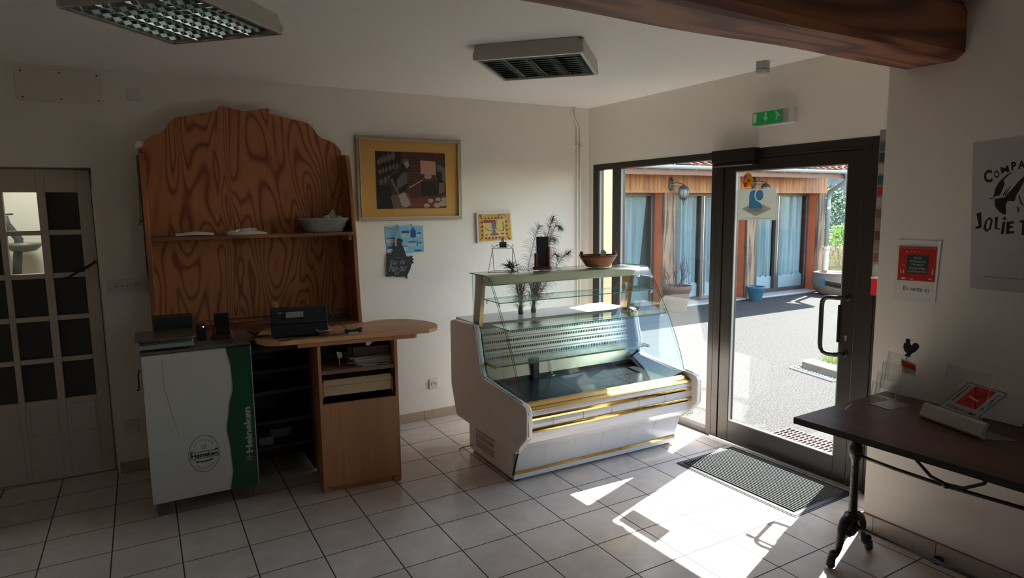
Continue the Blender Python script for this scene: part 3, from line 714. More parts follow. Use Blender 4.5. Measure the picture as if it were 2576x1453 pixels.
for i in range(22):
    x = -0.775 + i * 0.0078; z = 1.535 + .018 * min(1, i / 12) + random.uniform(-.002, .003)
    M = frame((x, 1.15 + random.uniform(-.02, .02), z), (1, random.uniform(-.5, .5), random.uniform(-.3, .3)), (random.uniform(-.6, .6), 0, 1))
    prism(bm, [(-.006, 0), (.006, 0), (.010, .009), (.004, .017), (-.003, .012), (-.009, .015)], -.0005, .0005, M)
obj('frill', bm, paper_m, t, world=True)

def weave(bm, shape, zs, step, nst, amp, r, seg=5, pts=96):
    """horizontal strands passing in and out of upright stakes; shape(theta, z) -> x, y"""
    for k, z in enumerate(zs):
        P = []
        for i in range(pts):
            th = 2 * pi * i / pts
            s = 1 + amp * cos(nst / 2 * th + pi * k)
            x, y = shape(th, z); P.append((x * s, y * s, z))
        tube(bm, P, r, seg, closed=True)
def stakes(bm, shape, z0, z1, nst, r, amp=0.0):
    for i in range(nst):
        th = 2 * pi * i / nst
        tube(bm, [(*shape(th, z0 + (z1 - z0) * q / 3), z0 + (z1 - z0) * q / 3) for q in range(4)], r, 5)
def coil(bm, c, R, r, n=9, ax=(1, 0, 0), up=(0, 0, 1), a0=0, a1=pi, k=46):
    """twisted handle: two strands wound round an arc"""
    ax, up = Vector(ax), Vector(up); side = ax.cross(up).normalized()
    for ph in (0, pi):
        P = []
        for i in range(k + 1):
            a = a0 + (a1 - a0) * i / k; q = n * 2 * pi * i / k + ph
            ctr = Vector(c) + (ax * cos(a) + up * sin(a)) * R; rad = (ax * cos(a) + up * sin(a))
            P.append(ctr + (rad * cos(q) + side * sin(q)) * r)
        tube(bm, P, r * .95, 6)
def sq(th, a, b_, n=4.0):
    c, s = cos(th), sin(th); q = (abs(c) ** n + abs(s) ** n) ** (-1 / n)
    return a * c * q, b_ * s * q
t = thing('grey_wicker_basket', 'rectangular grey wicker basket with paper in it at the right of the shelf', 'basket', (-0.166, 1.188, 1.527))
H = 0.088; shp = lambda th, z: sq(th, .118 + .045 * z / H, .062 + .030 * z / H)
bm = B(); weave(bm, shp, [0.006 + i * .0082 for i in range(10)], 0, 28, .022, .0042, 5, 112); stakes(bm, shp, 0.003, H, 28, .0028); obj('wickerwork', bm, wickg_m, t, smooth=True)
bm = B(); prism(bm, [shp(2 * pi * i / 40, 0.006) for i in range(40)], 0.002, 0.006); obj('bottom', bm, wickg_m, t)
bm = B(); weave(bm, shp, [H, H + .005], 0, 28, .012, .005, 6, 112); obj('rim', bm, wickg_m, t, smooth=True)
for hx_, hr_ in ((0.0, .018), (0.085, .016)):
    bm = B(); coil(bm, (hx_, -0.088, H + .002), hr_, .004, 6); obj('handle', bm, wickg_m, t, smooth=True)
bm = B(); P = [(.03, .02, .03), (.01, .03, .10), (.05, .028, .125), (.075, .02, .155), (.10, .024, .11), (.118, .02, .07), (.10, -.02, .04), (.05, -.025, .05)]
for i in range(1, len(P) - 1): bm.faces.new([bm.verts.new(p) for p in (P[0], P[i], P[i + 1])])
bmesh.ops.remove_doubles(bm, verts=bm.verts, dist=1e-5); bmesh.ops.subdivide_edges(bm, edges=bm.edges, cuts=2); 
for v in bm.verts: v.co += Vector((0, .006 * sin(90 * v.co.x + 70 * v.co.z), .003 * sin(110 * v.co.x)))
top('crumpled_paper', bm, paper_m, 'crumpled white paper sticking up out of the grey wicker basket', 'paper').location = (-0.166, 1.188, 1.527)

# framed picture
t = thing('framed_picture', 'large framed drawing of bakers at an oven with an ochre mount', 'picture', (0.55, YB, 1.6))
X0, X1, Z0, Z1 = 0.127, 0.968, 1.592, 2.214
bm = B(); rframe(bm, X0, Z0, X1, Z1, 0.026, 0.002, 0.024, WB); obj('frame', bm, frame_m, t, world=True, bev=0.004)
bm = B(); rframe(bm, X0 + .024, Z0 + .024, X1 - .024, Z1 - .024, 0.005, 0.002, 0.027, WB); obj('frame_lip', bm, plain('pale_gilt', (0.62, 0.55, 0.42), .35, metal=.3), t, world=True)
bm = B(); prism(bm, rect(X0 + .02, Z0 + .02, X1 - .02, Z1 - .02), 0.001, 0.008, WB); obj('mount', bm, gold_mat, t, world=True)
A0, A1, A2, A3 = 0.275, 1.683, 0.834, 2.105
art = thing('tmp', '', '')
bpy.data.objects.remove(art)
bm = B(); prism(bm, rect(A0, A1, A2, A3), 0.008, 0.010, WB)
brick = tiles('drawn_bricks', (0.085, 0.032, 0.024), (0.12, 0.045, 0.032), (0.04, 0.022, 0.018), .030, .012, .0012, .8, 40, 0.1, vert=True)
dr_ = obj('drawing', bm, brick, t, world=True)
def ap(x, y): return (A0 + (x - 298) / 640 * (A2 - A0) , A3 - (y - 218) / 515 * (A3 - A1))
def patch(polys, mat, name, d=0.0103):
    for k, P in enumerate(polys):
        bm = B(); prism(bm, [ap(*p) for p in P], d - .0002, d + .0002 + k * .00002, WB); obj(name, bm, mat, dr_, world=True)
c1 = plain('charcoal', (0.022, 0.018, 0.018), .9, var=.4, vscale=90); c2 = plain('drawn_grey', (0.13, 0.105, 0.095), .9, var=.5, vscale=120)
c3 = plain('drawn_light', (0.36, 0.29, 0.24), .9, var=.35, vscale=90); c4 = plain('drawn_window', (0.48, 0.27, 0.20), .9, var=.15, vscale=60); c5 = plain('drawn_floor', (0.16, 0.045, 0.03), .9, var=.3, vscale=50)
patch([[(298, 218), (530, 225), (520, 300), (420, 430), (320, 520), (298, 735)], [(298, 520), (420, 520), (440, 735), (298, 735)]], c1, 'dark_rack')
patch([[(590, 640), (780, 625), (720, 700), (690, 733), (600, 733)]], c5, 'floor_patch')
patch([[(ap_[0] + r_ * cos(a / 12 * 2 * pi), ap_[1] + 1.9 * r_ * sin(a / 12 * 2 * pi)) for a in range(12)] for ap_, r_ in [((322, 315), 14), ((345, 300), 17), ((378, 285), 19), ((415, 272), 20), ((452, 258), 20), ((330, 400), 13), ((360, 390), 13), ((392, 378), 13), ((425, 365), 13), ((455, 355), 13), ((485, 345), 12), ((340, 490), 15), ((378, 475), 16), ((410, 450), 12)]], c2, 'drawn_loaf', .0106)
patch([[(700, 290), (835, 295), (848, 310), (845, 425), (700, 415)]], c4, 'window', .0106)
patch([[(700, 540), (720, 495), (780, 480), (840, 500), (850, 560), (850, 620), (710, 620)]], c1, 'oven_mouth', .0106)
patch([[(860, 320), (938, 350), (940, 600), (900, 480), (850, 460)]], c2, 'shaded_wall', .0105)
patch([[(525, 330), (545, 285), (585, 278), (605, 300), (605, 370), (580, 385), (580, 400), (582, 500), (560, 570), (470, 600), (420, 500), (410, 455), (450, 430), (520, 375)]], c1, 'baker_figure', .0109)
patch([[(530, 300), (560, 278), (600, 285), (595, 315), (540, 330)], [(480, 470), (540, 400), (575, 400), (575, 500), (480, 560)], [(420, 620), (490, 600), (550, 575), (585, 610), (612, 700), (540, 735), (440, 730)], [(415, 470), (440, 460), (500, 590), (480, 600)]], c2, 'baker_garment', .0112)
patch([[(490, 610), (548, 585), (575, 640), (600, 700), (550, 725), (515, 700)], [(545, 320), (585, 300), (600, 340), (575, 370)], [(590, 535), (720, 465), (724, 472), (596, 545)]], c3, 'light_stroke', .0115)
patch([[(845, 395), (885, 385), (905, 410), (900, 465), (935, 490), (940, 590), (850, 620), (825, 600), (850, 540), (865, 480), (850, 440)]], c1, 'helper_figure', .0109)
patch([[(870, 495), (925, 490), (930, 580), (870, 600)]], c2, 'helper_shirt', .0112)
patch([[(690, 733), (780, 640), (940, 620), (940, 733)]], c5, 'table_drawn', .0108)
patch([[(ap_[0] + r_ * cos(a / 12 * 2 * pi), ap_[1] + .7 * r_ * sin(a / 12 * 2 * pi)) for a in range(12)] for ap_, r_ in [((768, 436), 36), ((750, 708), 30), ((788, 662), 28), ((850, 705), 34), ((905, 690), 38), ((920, 650), 28), ((860, 650), 24)]], c3, 'drawn_bread', .0116)

# price leaflet, pinned
t = thing('price_leaflet', 'light blue gas bottle price leaflet pinned below the framed picture', 'leaflet', (0.48, YB, 1.35))
bm = B(); prism(bm, [(0.329, 1.553), (0.636, 1.551), (0.640, 1.346), (0.341, 1.338)], 0.002, 0.003, WB); sh = obj('sheet', bm, cyan_m, t, world=True)
d0 = 0.0031
bm = B()
for r_ in ((.430, 1.512, .490, 1.524), (.430, 1.494, .486, 1.509)): pass
blue_boxes = [(.459, 1.495, .522, 1.515), (.583, 1.487, .618, 1.499), (.341, 1.455, .404, 1.463), (.513, 1.423, .575, 1.432), (.345, 1.380, .410, 1.400), (.560, 1.355, .618, 1.366), (.598, 1.413, .622, 1.423), (.470, 1.393, .502, 1.400)]
for b_ in blue_boxes:
    bm = B(); prism(bm, rect(*b_), d0, d0 + .0002, WB); obj('printed_bar', bm, blue_m, sh, world=True)
for b_ in ((.461, 1.471, .522, 1.494), (.341, 1.432, .404, 1.454), (.513, 1.400, .575, 1.422), (.345, 1.357, .410, 1.379), (.583, 1.470, .618, 1.486), (.598, 1.397, .622, 1.412), (.478, 1.366, .502, 1.392)):
    bm = B(); prism(bm, rect(*b_), d0, d0 + .0002, WB); obj('price_box', bm, paper_m, sh, world=True)
for s, b_ in (('32,00€', (.465, 1.474, .519, 1.491)), ('27,00€', (.344, 1.435, .402, 1.451)), ('89,00€', (.516, 1.403, .573, 1.419)), ('18,00', (.352, 1.360, .400, 1.376)), ('19€', (.592, 1.472, .616, 1.484)), ('29€', (.600, 1.399, .620, 1.410)), ('€', (.490, 1.372, .500, 1.386))):
    text(s, WB, *b_, ink_m, sh, 'price', d0 + .0005)
text('Butagaz', WB, .346, 1.524, .398, 1.540, red_m, sh, 'lettering', d0 + .0003, bold=.02)
bm = B(); prism(bm, rrect(.532, 1.460, .576, 1.522, .010), d0, d0 + .0004, WB); prism(bm, rrect(.545, 1.522, .563, 1.540, .004), d0, d0 + .0003, WB); prism(bm, rrect(.582, 1.395, .590, 1.440, .003), d0, d0 + .0003, WB)
obj('gas_bottle_picture', bm, blue_m, sh, world=True)
for k, (x, z, c_) in enumerate(((0.430, 1.558, redcard_m), (0.538, 1.556, green_m))):
    t = thing('drawing_pin', 'red-headed pin at the top left of the blue leaflet' if k == 0 else 'green pin at the top middle of the blue leaflet', 'pin', (x, YB, z))
    bm = B(); tube(bm, [(x, YB - .001, z), (x - .004, YB - .016, z + .006)], .0016, 6); obj('shaft', bm, steel_m, t, world=True)
    bm = B(); ball(bm, (x, YB - .010, z - (.006 if k == 0 else -.002)), .0055, 1, .8, 1, 10); obj('head', bm, c_, t, world=True, smooth=True)
# rooster slate
t = thing('rooster_slate', 'black hen-shaped chalkboard hanging on a string over the blue leaflet', 'chalkboard', (0.43, YB, 1.15))
ROO = [(0.42, 1.454), (0.433, 1.46), (0.455, 1.454), (0.467, 1.444), (0.463, 1.427), (0.453, 1.421), (0.466, 1.394), (0.478, 1.36), (0.49, 1.322), (0.507, 1.312), (0.525, 1.322), (0.548, 1.319), (0.534, 1.307), (0.553, 1.293), (0.538, 1.285), (0.55, 1.264), (0.532, 1.26), (0.527, 1.244), (0.517, 1.215), (0.498, 1.182), (0.492, 1.169), (0.494, 1.144), (0.484, 1.149), (0.467, 1.165), (0.422, 1.163), (0.37, 1.174), (0.348, 1.17), (0.323, 1.176), (0.321, 1.188), (0.336, 1.193), (0.329, 1.225), (0.332, 1.258), (0.338, 1.291), (0.337, 1.329), (0.346, 1.349), (0.36, 1.353), (0.366, 1.327), (0.386, 1.356), (0.404, 1.396), (0.414, 1.425)]
bm = B(); prism(bm, ROO, 0.008, 0.013, WB); bd = obj('board', bm, slate_m, t, world=True, bev=0.001)
text('Sac de', WB, .355, 1.262, .478, 1.300, chalk_m, bd, 'handwriting', .0136, shear=.3)
text('Pain dur', WB, .348, 1.208, .490, 1.258, chalk_m, bd, 'handwriting', .0136, shear=.3, bold=.008)
text('5€', WB, .385, 1.178, .432, 1.204, chalk_m, bd, 'handwriting', .0136, shear=.25)
bm = B(); prism(bm, rect(.402, 1.312, .458, 1.3135), .0132, .0138, WB); obj('chalk_line', bm, chalk_m, bd, world=True)
bm = B(); tube(bm, [(0.428, YB - .012, 1.556), (0.418, YB - .012, 1.50), (0.408, YB - .014, 1.452), (0.396, YB - .014, 1.39)], .0018, 6); tube(bm, [(0.431, YB - .012, 1.556), (0.440, YB - .012, 1.50), (0.446, YB - .014, 1.455)], .0016, 6); obj('string', bm, twine_m, t, world=True, smooth=True)
bm = B(); box(bm, .400, .412, YB - .020, YB - .013, 1.40, 1.475); obj('peg', bm, palepine_m, t, world=True)
# small colourful painting on canvas
t = thing('canvas_painting', 'small yellow folk-art canvas painting with red triangles on the back wall', 'painting', (1.26, YB, 1.4))
CP = [(1.100, 1.398), (1.434, 1.405), (1.416, 1.645), (1.096, 1.641)]
bm = B(); prism(bm, CP, 0.001, 0.020, WB); cv = obj('canvas', bm, plain('canvas_white', (0.66, 0.63, 0.58), .8), t, world=True, bev=.001)
def cq(u, v):
    a = [CP[0][i] * (1 - u) + CP[1][i] * u for i in (0, 1)]; b_ = [CP[3][i] * (1 - u) + CP[2][i] * u for i in (0, 1)]
    return (a[0] * (1 - v) + b_[0] * v, a[1] * (1 - v) + b_[1] * v)
def cpatch(polys, mat, name, d):
    for k, P in enumerate(polys):
        bm = B(); prism(bm, [cq(*p) for p in P], d - .0004, d + k * .00001, WB); obj(name, bm, mat, cv, world=True)
yel = plain('paint_yellow', (0.52, 0.33, 0.06), .7, var=.35, vscale=22); pink = plain('paint_pink', (0.50, 0.30, 0.30), .7, var=.2, vscale=30); dred = plain('paint_dark_red', (0.24, 0.02, 0.02), .7); dgreen = plain('paint_dark_green', (0.03, 0.07, 0.03), .7); lyel = plain('paint_light_yellow', (0.62, 0.46, 0.12), .7, var=.15); greyb = plain('paint_grey', (0.14, 0.12, 0.15), .7, var=.5, vscale=120)
cpatch([rect(.04, .05, .965, .955)], yel, 'ground_colour', .0205)
cpatch([rect(.165, .17, .815, .785)], pink, 'pink_field', .0209)
cpatch([rect(.185, .19, .80, .76)], lyel, 'inner_field', .0212)
tri = []
for i in range(6): u = .24 + i * .095; tri += [[(u - .035, .17), (u + .035, .17), (u, .09)]]; tri += [[(u - .035, .785), (u + .035, .785), (u, .865)]]
for i in range(4): v = .26 + i * .14; tri += [[(.165, v - .05), (.165, v + .05), (.09, v)], [(.815, v - .05), (.815, v + .05), (.89, v)]]
tri += [[(.05, .06), (.13, .20), (.165, .17)], [(.95, .06), (.83, .20), (.88, .05)], [(.05, .93), (.15, .78), (.12, .93)]]
cpatch(tri, dred, 'red_triangle', .0214)
cpatch([rect(.19, .66, .53, .75), rect(.36, .245, .60, .29), rect(.66, .25, .76, .30), rect(.23, .235, .29, .275)], dred, 'red_block', .0214)
cpatch([[(x - .012, y - .015), (x + .012, y - .015), (x, y + .022)] for x, y in [(.24, .83), (.335, .83), (.43, .90), (.52, .90), (.08, .66), (.08, .50), (.08, .34), (.91, .70), (.92, .42), (.30, .13), (.48, .10), (.62, .12), (.12, .80)]], dgreen, 'dark_mark', .0216)
cpatch([[(.42, .45), (.53, .45), (.55, .66), (.41, .66)], [(.40, .22), (.55, .22), (.50, .44), (.45, .44)], rect(.725, .36, .755, .68)] , greyb, 'grey_figure', .0218)
arcs = []
for (cx, cy_, rx, ry, a0, a1) in ((.36, .62, .16, .24, 200, 330), (.66, .62, .15, .26, 210, 345), (.66, .72, .10, .22, 60, 200), (.72, .74, .13, .20, 20, 150), (.30, .60, .10, .16, 200, 350)):
    an_ = [radians(a0 + (a1 - a0) * i / 14) for i in range(15)]
    arcs.append([(cx + rx * cos(a), cy_ + ry * sin(a)) for a in an_] + [(cx + rx * .93 * cos(a), cy_ + ry * .92 * sin(a)) for a in an_[::-1]])
cpatch(arcs, greyb, 'grey_line', .0220)
for x, z in ((1.565, 1.665), (1.57, 1.545), (1.645, 1.545)):
    pass

# ================================================================== COUNTER
CO = (-0.428, 0.401, 0); CA = radians(-6.53)
t = thing('sales_counter', 'beech counter with a rounded overhanging worktop on an open pedestal', 'counter', CO, CA)
zt = 0.940
out = [(-0.105, 0.000), (-0.150, -0.004), (-0.20, -0.002), (-0.245, 0.012), (-0.28, 0.040), (-0.305, 0.080), (-0.320, 0.131), (-0.326, 0.19), (-0.326, 0.36), (-.326, .40),
       (0.20, 0.40), (0.338, 0.425), (0.424, 0.470), (0.480, 0.482), (0.535, 0.478), (0.60, 0.452), (0.655, 0.415), (0.700, 0.363), (0.735, 0.300), (0.757, 0.235), (0.766, 0.175), (0.762, 0.120), (0.745, 0.070), (0.715, 0.025), (0.671, -0.012), (0.665, -0.014), (0.0, 0.0)]
bm = B(); prism(bm, out[:-1], zt - 0.022, zt); obj('worktop', bm, beecht_m, t, bev=0.002)
out2 = [(-0.105, 0.006), (-.105, .32), (0.50, 0.38), (.585, .30), (.60, .1), (.595, 0.010), (.580, -0.004), (.0, .004)]
bm = B(); prism(bm, out2, 0.893, zt - 0.0235); obj('under_board', bm, beech_m, t, bev=0.002)
def cbox(*a): b__ = B(); box(b__, *a); return b__
obj('side_panel', cbox(0, .018, 0, .38, .012, .893), beech_m, t, bev=.001)
obj('side_panel', cbox(.450, .468, 0, .38, .012, .893), beech_m, t, bev=.001)
obj('back_panel', cbox(.018, .450, .364, .378, .04, .893), darkshelf_m, t)
obj('shelf', cbox(.018, .450, .012, .364, .718, .742), chip_m, t, bev=.001)
obj('lower_front', cbox(.018, .450, .000, .018, .035, .543), beech_m, t, bev=.001)
obj('plinth', cbox(.018, .45, .02, .036, .0, .035), beech_m, t)
for u0, v0 in ((0.002, .003), (.42, .003), (0.002, .34), (.42, .34)): obj('foot', cbox(u0, u0 + .045, v0, v0 + .035, 0, .03), beech_m, t, bev=.004)
dw = obj('drawer', cbox(.028, .428, .015, .030, .588, .684), palepine_m, t, bev=.001)
obj('drawer_groove', cbox(.030, .426, .0142, .0152, .644, .647), plyedge_m, dw)
obj('drawer_side', cbox(.020, .028, .012, .05, .575, .67), plyedge_m, dw)
obj('drawer_side', cbox(.428, .436, .012, .05, .575, .67), plyedge_m, dw)
obj('drawer_box', cbox(.036, .42, .03, .33, .595, .66), palepine_m, dw)
LC = XF[t.name]
def lc(x, y, z=0): return tuple(LC @ Vector((x, y, z)))
# inside the pedestal
t = thing('paper_stack', 'untidy stack of white papers on the pedestal shelf under the worktop', 'papers', lc(.33, .17, .742), CA)
random.seed(2); bm = B()
for i in range(22):
    a = random.uniform(-.22, .22); M = Matrix.Translation((random.uniform(-.02, .02), random.uniform(-.03, .02), .0005 + i * .0021)) @ Matrix.Rotation(a, 4, 'Z') @ Matrix.Rotation(random.uniform(-.02, .02), 4, 'Y')
    box(bm, -.115, .115, -.10, .10, 0, .0012, M)
obj('sheets', bm, paper_m, t)
bm = B(); box(bm, .02, .085, -.14, -.05, .0, .0022, Matrix.Rotation(.15, 4, 'Z')); box(bm, .05, .108, -.145, -.06, .003, .0055, Matrix.Rotation(-.1, 4, 'Z')); obj('green_slips', bm, plain('green_slip', (0.28, .40, .12), .8), t)
t = thing('box_file', 'dark brown box file lying on the paper stack', 'box file', lc(.333, .19, .7905), CA - .06)
obj('case', cbox(-.108, .108, -.10, .12, 0, .058), plain('file_brown', (0.10, 0.055, 0.045), .6), t, bev=.002); obj('cover_board', cbox(-.14, -.112, -.09, .12, 0, .060), plain('file_dark', (0.03, 0.018, .014), .6), t)
t = thing('paper_slip', 'small loose white slip hanging at the left of the pedestal shelf', 'paper', lc(.14, .12, .742), CA)
bm = B(); prism(bm, [(-.012, .055), (-.015, .085), (.012, .080), (.020, .062), (.016, .048), (-.008, .042)], 0, .001, frame((0, 0, 0), (1, 0, 0), (0, 0, 1))); prism(bm, rect(-.003, 0, .003, .05), 0.001, .002, frame((0, 0, 0), (1, 0, 0), (0, 0, 1))); obj('slip', bm, paper_m, t)
bm = B(); prism(bm, [(.285, .893), (.330, .893), (.300, .868), (.283, .872)], -.02, -.019, frame((0, 0, 0), (1, 0, 0), (0, 0, 1)))
o = top('paper_corner', bm, paper_m, 'white paper corner poking out under the worktop above the paper stack', 'paper'); o.location = CO; o.rotation_euler = (0, 0, CA)
# open shelf rack between cooler and pedestal
t = thing('open_shelf_rack', 'dark open shelf rack between the drinks cooler and the counter pedestal', 'shelf rack', (-0.56, 1.0, 0))
obj('side_panel', cbox(-.752, -.734, .80, 1.14, .01, .86), darkshelf_m, t, world=True); obj('side_panel', cbox(-.392, -.374, .80, 1.14, .01, .86), darkshelf_m, t, world=True)
obj('back_panel', cbox(-.734, -.392, 1.125, 1.14, .01, .86), darkshelf_m, t, world=True)
for z in (.190, .352, .545, .680, .812): obj('shelf', cbox(-.734, -.392, .80, 1.125, z, z + .020), darkshelf_m, t, world=True, bev=.001)
for (x0, x1, y0, z1, lab) in ((-.715, -.632, .82, .055, 'white carton at the left end of the lowest rack shelf'), (-.640, -.500, .93, .062, 'flat white carton behind the other one on the lowest rack shelf')):
    t = thing('carton', lab, 'carton', ((x0 + x1) / 2, y0 + .06, .210), group='cartons in the shelf rack')
    obj('body', cbox(x0, x1, y0, y0 + .12, .2105, .2105 + z1), plain('carton_white', (0.24, .23, .22), .7) if 'carton_white' not in MATS else MATS['carton_white'], t, world=True, bev=.001)
    obj('printed_band', cbox(x0 + .004, x1 - .004, y0 - .0006, y0, .2135, .219), black_m, t, world=True)

# ---- drinks cooler with the beer livery
FO = (-1.310, 0.568, 0); FA = radians(-0.67)
t = thing('drinks_cooler', 'silver and green drinks cooler door with a brewery logo, on short legs', 'cooler', FO, FA)
obj('body', cbox(-.002, .545, .020, .275, .095, .918), fridge_m, t, bev=.004)
obj('top_plate', cbox(-.004, .547, .0, .278, .918, .932), plain('cooler_top', (0.16, .165, .155), .35, metal=.4), t, bev=.002)
MF = frame((0, 0, 0), (1, 0, 0), (0, 0, 1))
wave = []
for i in range(31):
    z = 0.092 + (0.916 - 0.092) * i / 30
    kx = [(0.092, .388), (.20, .405), (.33, .400), (.451, .388), (.56, .405), (.696, .433), (.80, .430), (.916, .412)]
    for (za, xa), (zb, xb) in zip(kx, kx[1:]):
        if za <= z <= zb + 1e-6:
            s = (z - za) / (zb - za); s = s * s * (3 - 2 * s); wave.append((xa + (xb - xa) * s, z)); break
bm = B(); prism(bm, [(0, .092)] + wave + [(0, .916)], -.012, .019, MF); dd = obj('door', bm, silver_m, t, bev=.0015)
bm = B(); prism(bm, wave + [(.541, .916), (.541, .094)], -.015, .015, MF); gg = obj('green_panel', bm, green_m, t)
bm = B(); prism(bm, [(x + .0, z) for x, z in wave] + [(x + .0035, z) for x, z in wave[::-1]], .0192, .0202, MF); obj('chrome_edge', bm, alu_m, dd)
bm = B(); prism(bm, rect(.541, .094, .5455, .918), .0, .0165, MF); obj('edge_trim', bm, alu_m, t)
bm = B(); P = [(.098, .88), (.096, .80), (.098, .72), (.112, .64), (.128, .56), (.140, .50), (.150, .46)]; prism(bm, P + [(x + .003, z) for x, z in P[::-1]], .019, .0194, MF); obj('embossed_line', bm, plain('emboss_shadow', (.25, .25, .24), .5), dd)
bm = B(); ring(bm, .267, .330, .0765, .0785, .019, .0196, MF, 48, 1.36); obj('oval_ring', bm, ink_m, dd)
bm = B()
for r_ in ((.196, .306, .340, .309), (.196, .343, .340, .346), (.196, .306, .1985, .346), (.3375, .306, .340, .346)): prism(bm, rect(*r_), .019, .0196, MF)
prism(bm, [(.196, .346), (.205, .352), (.212, .352), (.208, .346)], .019, .0196, MF); prism(bm, [(.340, .346), (.333, .353), (.322, .353), (.325, .346)], .019, .0196, MF)
obj('banner', bm, ink_m, dd)
text('Heineken', MF, .202, .312, .334, .340, ink_m, dd, d=.0198, bold=.03, world=False)
def star(cx, cy_, R, r_): return [(cx + (R if i % 2 == 0 else r_) * sin(pi * i / 5), cy_ + (R if i % 2 == 0 else r_) * cos(pi * i / 5)) for i in range(10)]
def starring(bm, cx, cy_, R, th, d0, d1, M):
    a, b_ = star(cx, cy_, R, R * .42), star(cx, cy_, R - th, (R - th) * .40)
    for i in range(10): prism(bm, [a[i], a[(i + 1) % 10], b_[(i + 1) % 10], b_[i]], d0, d1, M)
bm = B(); starring(bm, .268, .372, .018, .004, .019, .0196, MF); obj('star', bm, ink_m, dd)
def arc_text(s, cx, cy_, rx, ry, a0, a1, h, mat, parent, M, d, flip=False, world=False):
    n = len(s)
    for i, ch in enumerate(s):
        if ch == ' ': continue
        a = radians(a0 + (a1 - a0) * (i + .5) / n); x, y = cx + rx * cos(a), cy_ + ry * sin(a)
        tx, ty = -rx * sin(a), ry * cos(a); L = math.hypot(tx, ty); tx, ty = (tx / L, ty / L)
        if not flip: tx, ty = -tx, -ty
        R = Matrix(((tx, -ty, 0, x), (ty, tx, 0, y), (0, 0, 1, 0), (0, 0, 0, 1)))
        wd = h * (.75 if ch not in "I'" else .25)
        text(ch, M @ R, -wd / 2, -h / 2, wd / 2, h / 2, mat, parent, 'letter', d, world=world)
arc_text('LA QUALITE', .267, .330, .062, .082, 145, 35, .0105, ink_m, dd, MF, .0198)
arc_text("D'ORIGINE", .267, .330, .060, .084, 222, 318, .0105, ink_m, dd, MF, .0198, flip=True)
bm = B(); random.seed(9)
for i in range(16):
    x = .267 + (i - 7.5) * .0055; prism(bm, disc(x, .296 - .010 * cos((i - 7.5) / 8 * 1.4) + random.uniform(-.004, .004), random.uniform(.0028, .005), 8), .019, .0196, MF)
tube(bm, [MF @ Vector((.267 + .046 * cos(a), .300 + .016 * sin(a), .0193)) for a in [pi + pi * i / 14 for i in range(15)]], .0008, 5)
obj('hop_garland', bm, ink_m, dd)
MV = frame((0, 0, 0), (0, 0, 1), (-1, 0, 0)); MV = Matrix(((0, -1, 0, 0), (0, 0, -1, 0), (1, 0, 0, 0), (0, 0, 0, 1)))   # text running upwards
text('Heineken', MV, .288, -.522, .560, -.484, plain('livery_white', (.40, .42, .40), .5), gg, d=.0158, bold=.035, world=False)
bm = B(); MS = frame((0, 0, 0), (1, 0, 0), (0, 0, 1)); prism(bm, star(.500, .258, .020, .0085), .015, .0157, MS); st_ = obj('star', bm, MATS['livery_white'], gg)
bm = B(); prism(bm, star(.500, .258, .0145, .006), .0157, .0161, MS); obj('star_centre', bm, plain('star_red', (.20, .03, .025), .5), st_)
for u0, s in ((.012, 1), (.455, -1)):
    for v0 in (.03, .22):
        bm = B(); a, b_ = (u0, u0 + .075); P = [(a, .095), (b_, .095), (b_ - .022 if s > 0 else b_ - .012, .0), (a + .008 if s > 0 else a + .030, .0)]
        prism(bm, P, -v0 - .045, -v0, MF); obj('leg', bm, fridge_m, t, bev=.002)
bm = B(); P = [(-.012, .06, .83), (-.020, .055, .80), (-.020, .055, .74), (-.024, .05, .72), (-.032, .045, .725)]; tube(bm, P, .004, 8); obj('side_hook', bm, plain('hook_metal', (.10, .10, .08), .4, metal=.5), t, smooth=True)
FM = XF[t.name]
def fl_(x, y, z=0.932): return tuple(FM @ Vector((x, y, z)))
# scale
t = thing('shop_scale', 'grey electronic price scale with a flat pan on the cooler, at its left end', 'scale', fl_(0.0, 0.02), FA)
bm = B(); prism(bm, [(.0, .010), (.0, .030), (.008, .052), (.30, .052), (.31, .045), (.31, .010)], -.006, .258, frame((0, 0, 0), (0, 1, 0), (0, 0, 1)))
obj('housing', bm, plain('scale_body', (.30, .30, .27), .45), t, bev=.003)
MD = frame((0, -.001, 0), (1, 0, 0), (0, 0, 1))
for u0 in (.02, .23):
    for v0 in (.03, .26): obj('foot', cbox(u0 - .012, u0 + .012, v0, v0 + .03, 0, .011), black_m, t)
MD = frame((0, 0, 0), (1, 0, 0), (0, .15, 1))
dp = obj('display_panel', (lambda b__: prism(b__, rect(.002, .020, .250, .050), .0005, .003, MD))(B()), plain('display_blue', (.045, .065, .085), .25), t)
for a, b_ in ((.012, .085), (.095, .165), (.176, .238)):
    obj('display_window', (lambda b__: prism(b__, rect(a, .026, b_, .043), .003, .0036, MD))(B()), plain('lcd_window', (.09, .12, .125), .2) if 'lcd_window' not in MATS else MATS['lcd_window'], dp)
bm = B(); prism(bm, rrect(-.022, -.035, .268, .275, .02), .064, .0695); prism(bm, rrect(-.022, -.035, .268, .275, .02), .060, .064); obj('pan', bm, plain('scale_pan', (.22, .22, .20), .25, metal=.8), t, bev=.002)
obj('pan_support', cbox(.04, .20, .05, .22, .052, .061), black_m, t)
